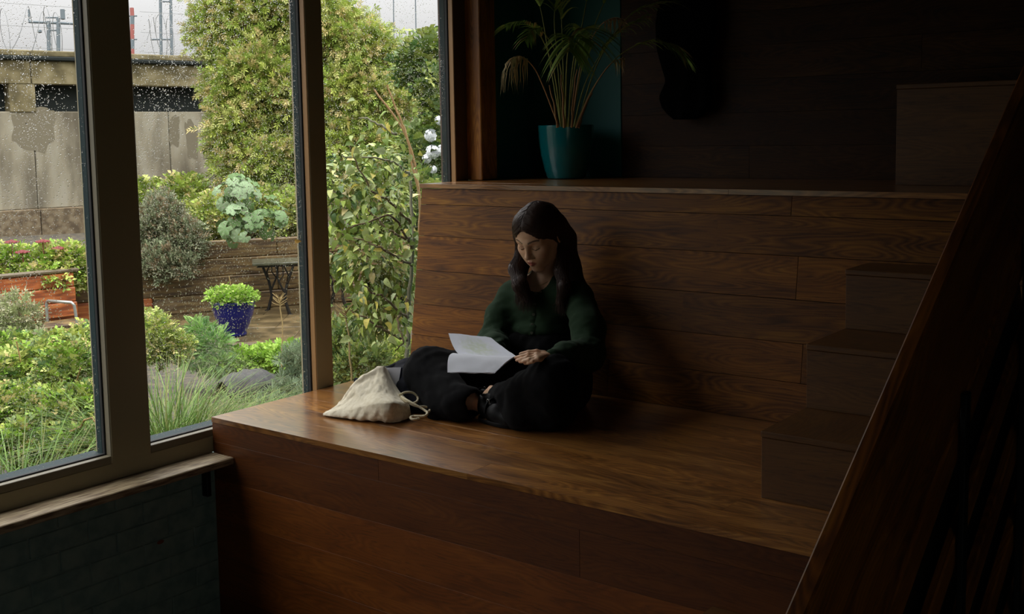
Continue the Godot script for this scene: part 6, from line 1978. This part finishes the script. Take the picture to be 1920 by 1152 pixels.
	var blue := flat("book_blue", Color(0.08, 0.10, 0.25), 0.5)
	var c4 := [Vector3(-3.095, 0.157, -3.179), Vector3(-3.034, 0.158, -3.226), Vector3(-3.012, 0.064, -3.174), Vector3(-3.065, 0.050, -3.131)]
	for e in [[0.0, 0.004, white, "cover"], [0.0042, 0.012, blue, "back_cover"]]:
		var nrm: Vector3 = (c4[1] - c4[0]).cross(c4[3] - c4[0]).normalized()
		if nrm.dot(c4[0]) < 0: nrm = -nrm
		var q := []
		for p in c4: q.push_back(p - bk.position + nrm * float(e[0]))
		for p in c4: q.push_back(p - bk.position + nrm * float(e[1]))
		if e[3] == "back_cover":
			for i in [1, 5, 2, 6]: q[i] += (c4[1] - c4[0]).normalized() * 0.006
		var sb := Shape.new()
		sb.quad(q[3], q[2], q[1], q[0]); sb.quad(q[4], q[5], q[6], q[7]); sb.quad(q[0], q[1], q[5], q[4]); sb.quad(q[1], q[2], q[6], q[5]); sb.quad(q[2], q[3], q[7], q[6]); sb.quad(q[3], q[0], q[4], q[7])
		obj(e[3], sb.done(), e[2], bk)


func coat() -> void:
	var o := base("navy_jacket", Vector3(-3.021, 0.000, -3.248), "dark navy jacket heaped on the bench between the canvas bag and the woman's knee", "jacket")
	var nv := flat("navy_cloth", Color(0.035, 0.045, 0.085), 0.85, 0.3)
	nv.rim_enabled = true; nv.rim = 0.08
	var F := Field.new(Vector3(-3.50, -0.01, -3.62), Vector3(-2.80, 0.26, -3.02), 0.008)
	F.blob(Vector3(-3.001, 0.053, -3.269), Vector3(0.10, 0.10, 0.10), 0.05)
	F.blob(Vector3(-2.939, 0.024, -3.237), Vector3(0.08, 0.07, 0.08), 0.05)
	F.bone(Vector3(-3.207, 0.110, -3.322), Vector3(-3.109, 0.121, -3.347), 0.022, 0.032, 0.03)
	F.bone(Vector3(-3.095, 0.108, -3.331), Vector3(-3.006, 0.043, -3.264), 0.06, 0.07, 0.05)
	F.bone(Vector3(-3.231, 0.011, -3.392), Vector3(-3.363, -0.012, -3.364), 0.045, 0.03, 0.05)
	F.bone(Vector3(-3.322, 0.031, -3.325), Vector3(-3.406, 0.042, -3.338), 0.018, 0.014, 0.03)
	F.bone(Vector3(-3.264, 0.009, -3.265), Vector3(-3.344, 0.002, -3.204), 0.02, 0.011, 0.02)
	F.bone(Vector3(-2.903, 0.006, -3.212), Vector3(-2.842, 0.001, -3.207), 0.03, 0.03, 0.04)
	F.keep(Vector3(0, -1, 0), -0.003)
	F.ruffle(func(p: Vector3):
		return -0.012 * noise.get_noise_3d(p.x * 7.0, p.y * 9.0, p.z * 7.0) + 0.010 * absf(noise.get_noise_3d(p.x * 13.0 + 4.0, p.y * 17.0, p.z * 13.0)), 0.03)
	var s := Shape.new()
	F.into(s)
	for i in s.v.size(): s.v[i] -= o.position
	obj("body", s.done(), nv, o)
	# collar fold and zip edge
	var z := Shape.new()
	var pts := PackedVector3Array()
	for q in [Vector3(-3.174, 0.127, -3.298), Vector3(-3.136, 0.142, -3.303), Vector3(-3.097, 0.147, -3.309), Vector3(-3.050, 0.140, -3.306), Vector3(-3.005, 0.122, -3.288)]: pts.push_back(q - o.position)
	z.tube(pts, [0.008, 0.011, 0.011, 0.01, 0.006], 8)
	obj("collar", z.done(), nv, o)


# one palm leaf: arching rib with narrow drooping leaflets; dry ones curl and hang
func frond(parent: Node3D, pts: Array, start: float, leaf_len: float, pairs: int, mat: Material, sd: int, dry := false) -> void:
	var r := RandomNumberGenerator.new(); r.seed = sd
	var s := Shape.new()
	var line := PackedVector3Array()
	var n := (pts.size() - 1) * 8
	for i in n + 1:
		var t := i / 8.0
		var k := mini(int(t), pts.size() - 2)
		var a: Vector3 = pts[maxi(k - 1, 0)]
		var b: Vector3 = pts[k]
		var c: Vector3 = pts[k + 1]
		line.push_back(b.cubic_interpolate(c, a, pts[mini(k + 2, pts.size() - 1)], t - k) - parent.position)
	var rad := []
	for i in n + 1: rad.push_back(lerpf(0.0040, 0.0010, i / float(n)))
	s.tint = Color(0.26, 0.28, 0.09) if not dry else Color(0.42, 0.25, 0.12)
	s.tube(line, rad, 6)
	for i in pairs:
		var t := lerpf(start, 1.0, (i + 0.5) / pairs) * n
		var k := mini(int(t), n - 1)
		var p := line[k].lerp(line[k + 1], t - k)
		var d := (line[k + 1] - line[k]).normalized()
		var side := d.cross(Vector3.UP).normalized()
		if side.length() < 0.1: side = Vector3.RIGHT
		var up := side.cross(d)
		var env := sin(PI * lerpf(0.18, 0.97, (i + 0.5) / pairs))
		for sg in [-1.0, 1.0]:
			if r.randf() < 0.06: continue
			var l := leaf_len * (0.45 + 0.65 * env) * r.randf_range(0.85, 1.1)
			var dir: Vector3 = (side * sg * 0.7 + d * 0.85 + up * r.randf_range(0.05, 0.35)).normalized()
			var w := 0.0072 if not dry else 0.0045
			s.tint = Color(0.18, 0.34, 0.07).lerp(Color(0.34, 0.46, 0.12), r.randf()) if not dry else Color(0.46, 0.29, 0.14).lerp(Color(0.34, 0.30, 0.12), r.randf())
			if r.randf() < 0.12 and not dry: s.tint = Color(0.40, 0.32, 0.12)
			var rows := []
			for q in 6:
				var u := q / 5.0
				var droop := (0.55 if not dry else 1.5) * u * u * l
				var c: Vector3 = p + dir * l * u * (1.0 if not dry else 1.0 - 0.45 * u) - Vector3(0, droop, 0)
				if dry: c += Vector3(noise.get_noise_2d(i * 4.0, u * 2.0), 0, noise.get_noise_2d(i * 9.0, u * 2.0)) * 0.03 * u
				var ww := w * (0.55 + 0.45 * sin(PI * minf(u + 0.25, 1.0))) * (1.0 - pow(u, 4.0))
				var ac := dir.cross(Vector3.UP).normalized()
				rows.push_back([c - ac * ww, c + Vector3(0, -ww * 0.35, 0), c + ac * ww])
			s.net(rows)
	obj("frond" if not dry else "dry_frond", s.done(true), mat, parent)


func palm() -> void:
	var at := Vector3(-3.175, 0.865, -4.620)
	at.y = 0.860
	var glaze := flat("teal_glaze", Color(0.03, 0.38, 0.40), 0.16)
	var p := base("teal_pot", at, "glossy teal plant pot on the upper tier holding the palm", "plant pot")
	var s := Shape.new()
	s.lathe(Vector3.ZERO, [Vector2(0.001, 0.0), Vector2(0.088, 0.0), Vector2(0.096, 0.006), Vector2(0.110, 0.05), Vector2(0.126, 0.12), Vector2(0.135, 0.19), Vector2(0.139, 0.262), Vector2(0.1375, 0.267), Vector2(0.130, 0.267), Vector2(0.128, 0.262), Vector2(0.124, 0.235), Vector2(0.001, 0.235)], 48)
	obj("body", s.done(), glaze, p)
	s = Shape.new()
	s.lathe(Vector3.ZERO, [Vector2(0.1245, 0.232), Vector2(0.10, 0.242), Vector2(0.05, 0.246), Vector2(0.001, 0.246)], 24)
	obj("soil", s.done(), mats["soil"], p)
	var o := base("potted_palm", at + Vector3(0, 0.24, 0), "palm with arching feathered fronds, some dry and brown, in the teal pot", "palm")
	var mt := leafy("palm_leaf", 0.4, 0.2)
	var d := 5.32
	var list := [
		[[Vector3(-3.058, 1.117, -4.410), Vector3(-3.065, 1.364, -4.372), Vector3(-3.076, 1.534, -4.284), Vector3(-3.091, 1.597, -4.179), Vector3(-3.114, 1.582, -4.071)], 0.5, 0.12, 20, false],
		[[Vector3(-3.066, 1.117, -4.403), Vector3(-3.085, 1.300, -4.311), Vector3(-3.088, 1.397, -4.232), Vector3(-3.091, 1.442, -4.134), Vector3(-3.093, 1.422, -4.067)], 0.62, 0.12, 12, true],
		[[Vector3(-3.029, 1.116, -4.431), Vector3(-2.978, 1.360, -4.388), Vector3(-2.910, 1.537, -4.348), Vector3(-2.829, 1.554, -4.285), Vector3(-2.760, 1.483, -4.240)], 0.50, 0.21, 20, false],
		[[Vector3(-3.005, 1.116, -4.450), Vector3(-2.928, 1.299, -4.494), Vector3(-2.827, 1.447, -4.564), Vector3(-2.699, 1.510, -4.619), Vector3(-2.592, 1.490, -4.647), Vector3(-2.528, 1.428, -4.663)], 0.5, 0.12, 20, false],
		[[Vector3(-3.051, 1.117, -4.427), Vector3(-3.070, 1.417, -4.451), Vector3(-3.078, 1.670, -4.451), Vector3(-3.078, 1.893, -4.429)], 0.6, 0.24, 16, false],
		[[Vector3(-3.027, 1.116, -4.446), Vector3(-2.986, 1.467, -4.521), Vector3(-2.903, 1.743, -4.594), Vector3(-2.789, 1.912, -4.652)], 0.6, 0.24, 18, false],
		[[Vector3(-3.063, 1.117, -4.418), Vector3(-3.100, 1.441, -4.380), Vector3(-3.149, 1.695, -4.375), Vector3(-3.236, 1.879, -4.382)], 0.65, 0.22, 14, false],
		[[Vector3(-3.002, 1.116, -4.464), Vector3(-2.917, 1.412, -4.516), Vector3(-2.807, 1.637, -4.629), Vector3(-2.668, 1.698, -4.743), Vector3(-2.584, 1.662, -4.852)], 0.5, 0.15, 18, false],
		[[Vector3(-3.017, 1.116, -4.441), Vector3(-2.967, 1.412, -4.453), Vector3(-2.870, 1.567, -4.446), Vector3(-2.784, 1.612, -4.441), Vector3(-2.723, 1.602, -4.435)], 0.6, 0.07, 12, true],
		[[Vector3(-3.032, 1.116, -4.417), Vector3(-3.013, 1.410, -4.342), Vector3(-3.008, 1.545, -4.210), Vector3(-3.000, 1.555, -4.117), Vector3(-2.991, 1.503, -4.042)], 0.55, 0.09, 16, false],
		[[Vector3(-2.992, 1.116, -4.422), Vector3(-2.954, 1.337, -4.479), Vector3(-2.862, 1.537, -4.574), Vector3(-2.746, 1.636, -4.675)], 0.5, 0.16, 16, false],
		[[Vector3(-3.024, 1.116, -4.397), Vector3(-2.946, 1.356, -4.297), Vector3(-2.871, 1.493, -4.208), Vector3(-2.823, 1.510, -4.146), Vector3(-2.786, 1.446, -4.090)], 0.55, 0.20, 18, false],
		[[Vector3(-2.995, 1.110, -4.444), Vector3(-2.918, 1.260, -4.446), Vector3(-2.833, 1.394, -4.477), Vector3(-2.768, 1.434, -4.506)], 0.75, 0.06, 6, true],
		[[Vector3(-3.057, 1.117, -4.423), Vector3(-3.070, 1.441, -4.403), Vector3(-3.091, 1.668, -4.416), Vector3(-3.060, 1.870, -4.465)], 0.65, 0.22, 14, false],
		[[Vector3(-3.039, 1.116, -4.437), Vector3(-2.999, 1.439, -4.457), Vector3(-2.972, 1.717, -4.513), Vector3(-2.960, 1.893, -4.544)], 0.65, 0.24, 14, false]]
	for i in list.size():
		var e = list[i]
		frond(o, e[0], e[1], e[2], e[3], mt, 300 + i, e[4])
	# bare stalks left from older leaves
	for q in [[Vector3(-3.054, 1.112, -4.374), Vector3(-3.046, 1.212, -4.342), Vector3(-3.059, 1.312, -4.319)], [Vector3(-2.996, 1.110, -4.469), Vector3(-2.989, 1.200, -4.511), Vector3(-2.964, 1.276, -4.539)], [Vector3(-3.017, 1.111, -4.377), Vector3(-2.992, 1.235, -4.335), Vector3(-2.995, 1.359, -4.324)], [Vector3(-2.988, 1.111, -4.399), Vector3(-2.954, 1.260, -4.368), Vector3(-2.925, 1.381, -4.355)]]:
		bough(o, "stalk", q, 0.006, 0.003, mats["shoot"], 0.006)


func hanging_coat() -> void:
	var o := base("hanging_coat", Vector3(-2.585, 1.608, -4.800), "near-black cloth bundle hanging in the unlit corner to the right of the palm", "hanging cloth")
	var bl := flat("black_wool", Color(0.02, 0.02, 0.022), 0.95, 0.2)
	var rows := []
	var prof := [[-90.0, 1278, 1312], [-60.0, 1262, 1332], [-10.0, 1240, 1344], [40.0, 1232, 1345], [85.0, 1234, 1340], [120.0, 1243, 1334], [150.0, 1252, 1334], [180.0, 1238, 1338], [200.0, 1244, 1336], [215.0, 1256, 1322], [224.0, 1268, 1306]]
	var X0 := Vector3(-2.754, 1.620, -4.800).x
	var X1 := Vector3(-2.431, 1.596, -4.800).x
	var top := Vector3(-2.585, 1.932, -4.800).y
	var low := Vector3(-2.585, 1.143, -4.800).y
	for i in 41:
		var t := i / 40.0
		var y := lerpf(-90.0, 224.0, t)
		var k := 0
		while k < prof.size() - 2 and y > prof[k + 1][0]: k += 1
		var f: float = (y - prof[k][0]) / (prof[k + 1][0] - prof[k][0])
		var l := lerpf(prof[k][1], prof[k + 1][1], f)
		var rr := lerpf(prof[k][2], prof[k + 1][2], f)
		var xa := lerpf(X0, X1, (l - 1232.0) / 113.0)
		var xb := lerpf(X0, X1, (rr - 1232.0) / 113.0)
		var row := []
		for j in 33:
			var a := -TAU * j / 32.0
			var fold := 1.0 + 0.16 * sin(a * 7.0 + t * 2.0) * smoothstep(0.1, 0.4, t)
			row.push_back(Vector3((xa + xb) / 2 - cos(a) * (xb - xa) / 2, lerpf(top, low, t), -4.79 + sin(a) * 0.055 * fold) - o.position)
		rows.push_back(row)
	var s := Shape.new()
	s.net(rows)
	obj("cloth", s.done(), bl, o)
	var hk := Shape.new()
	hk.tube(PackedVector3Array([Vector3((X0 + X1) / 2, top + 0.03, BACK) - o.position, Vector3((X0 + X1) / 2, top + 0.02, -4.80) - o.position, Vector3((X0 + X1) / 2, top + 0.05, -4.78) - o.position]), [0.008], 8)
	hk.tube(PackedVector3Array([Vector3((X0 + X1) / 2, top + 0.02, -4.79) - o.position, Vector3((X0 + X1) / 2, top - 0.03, -4.79) - o.position]), [0.006], 8)
	obj("hook", hk.done(), mats["steel"], o)
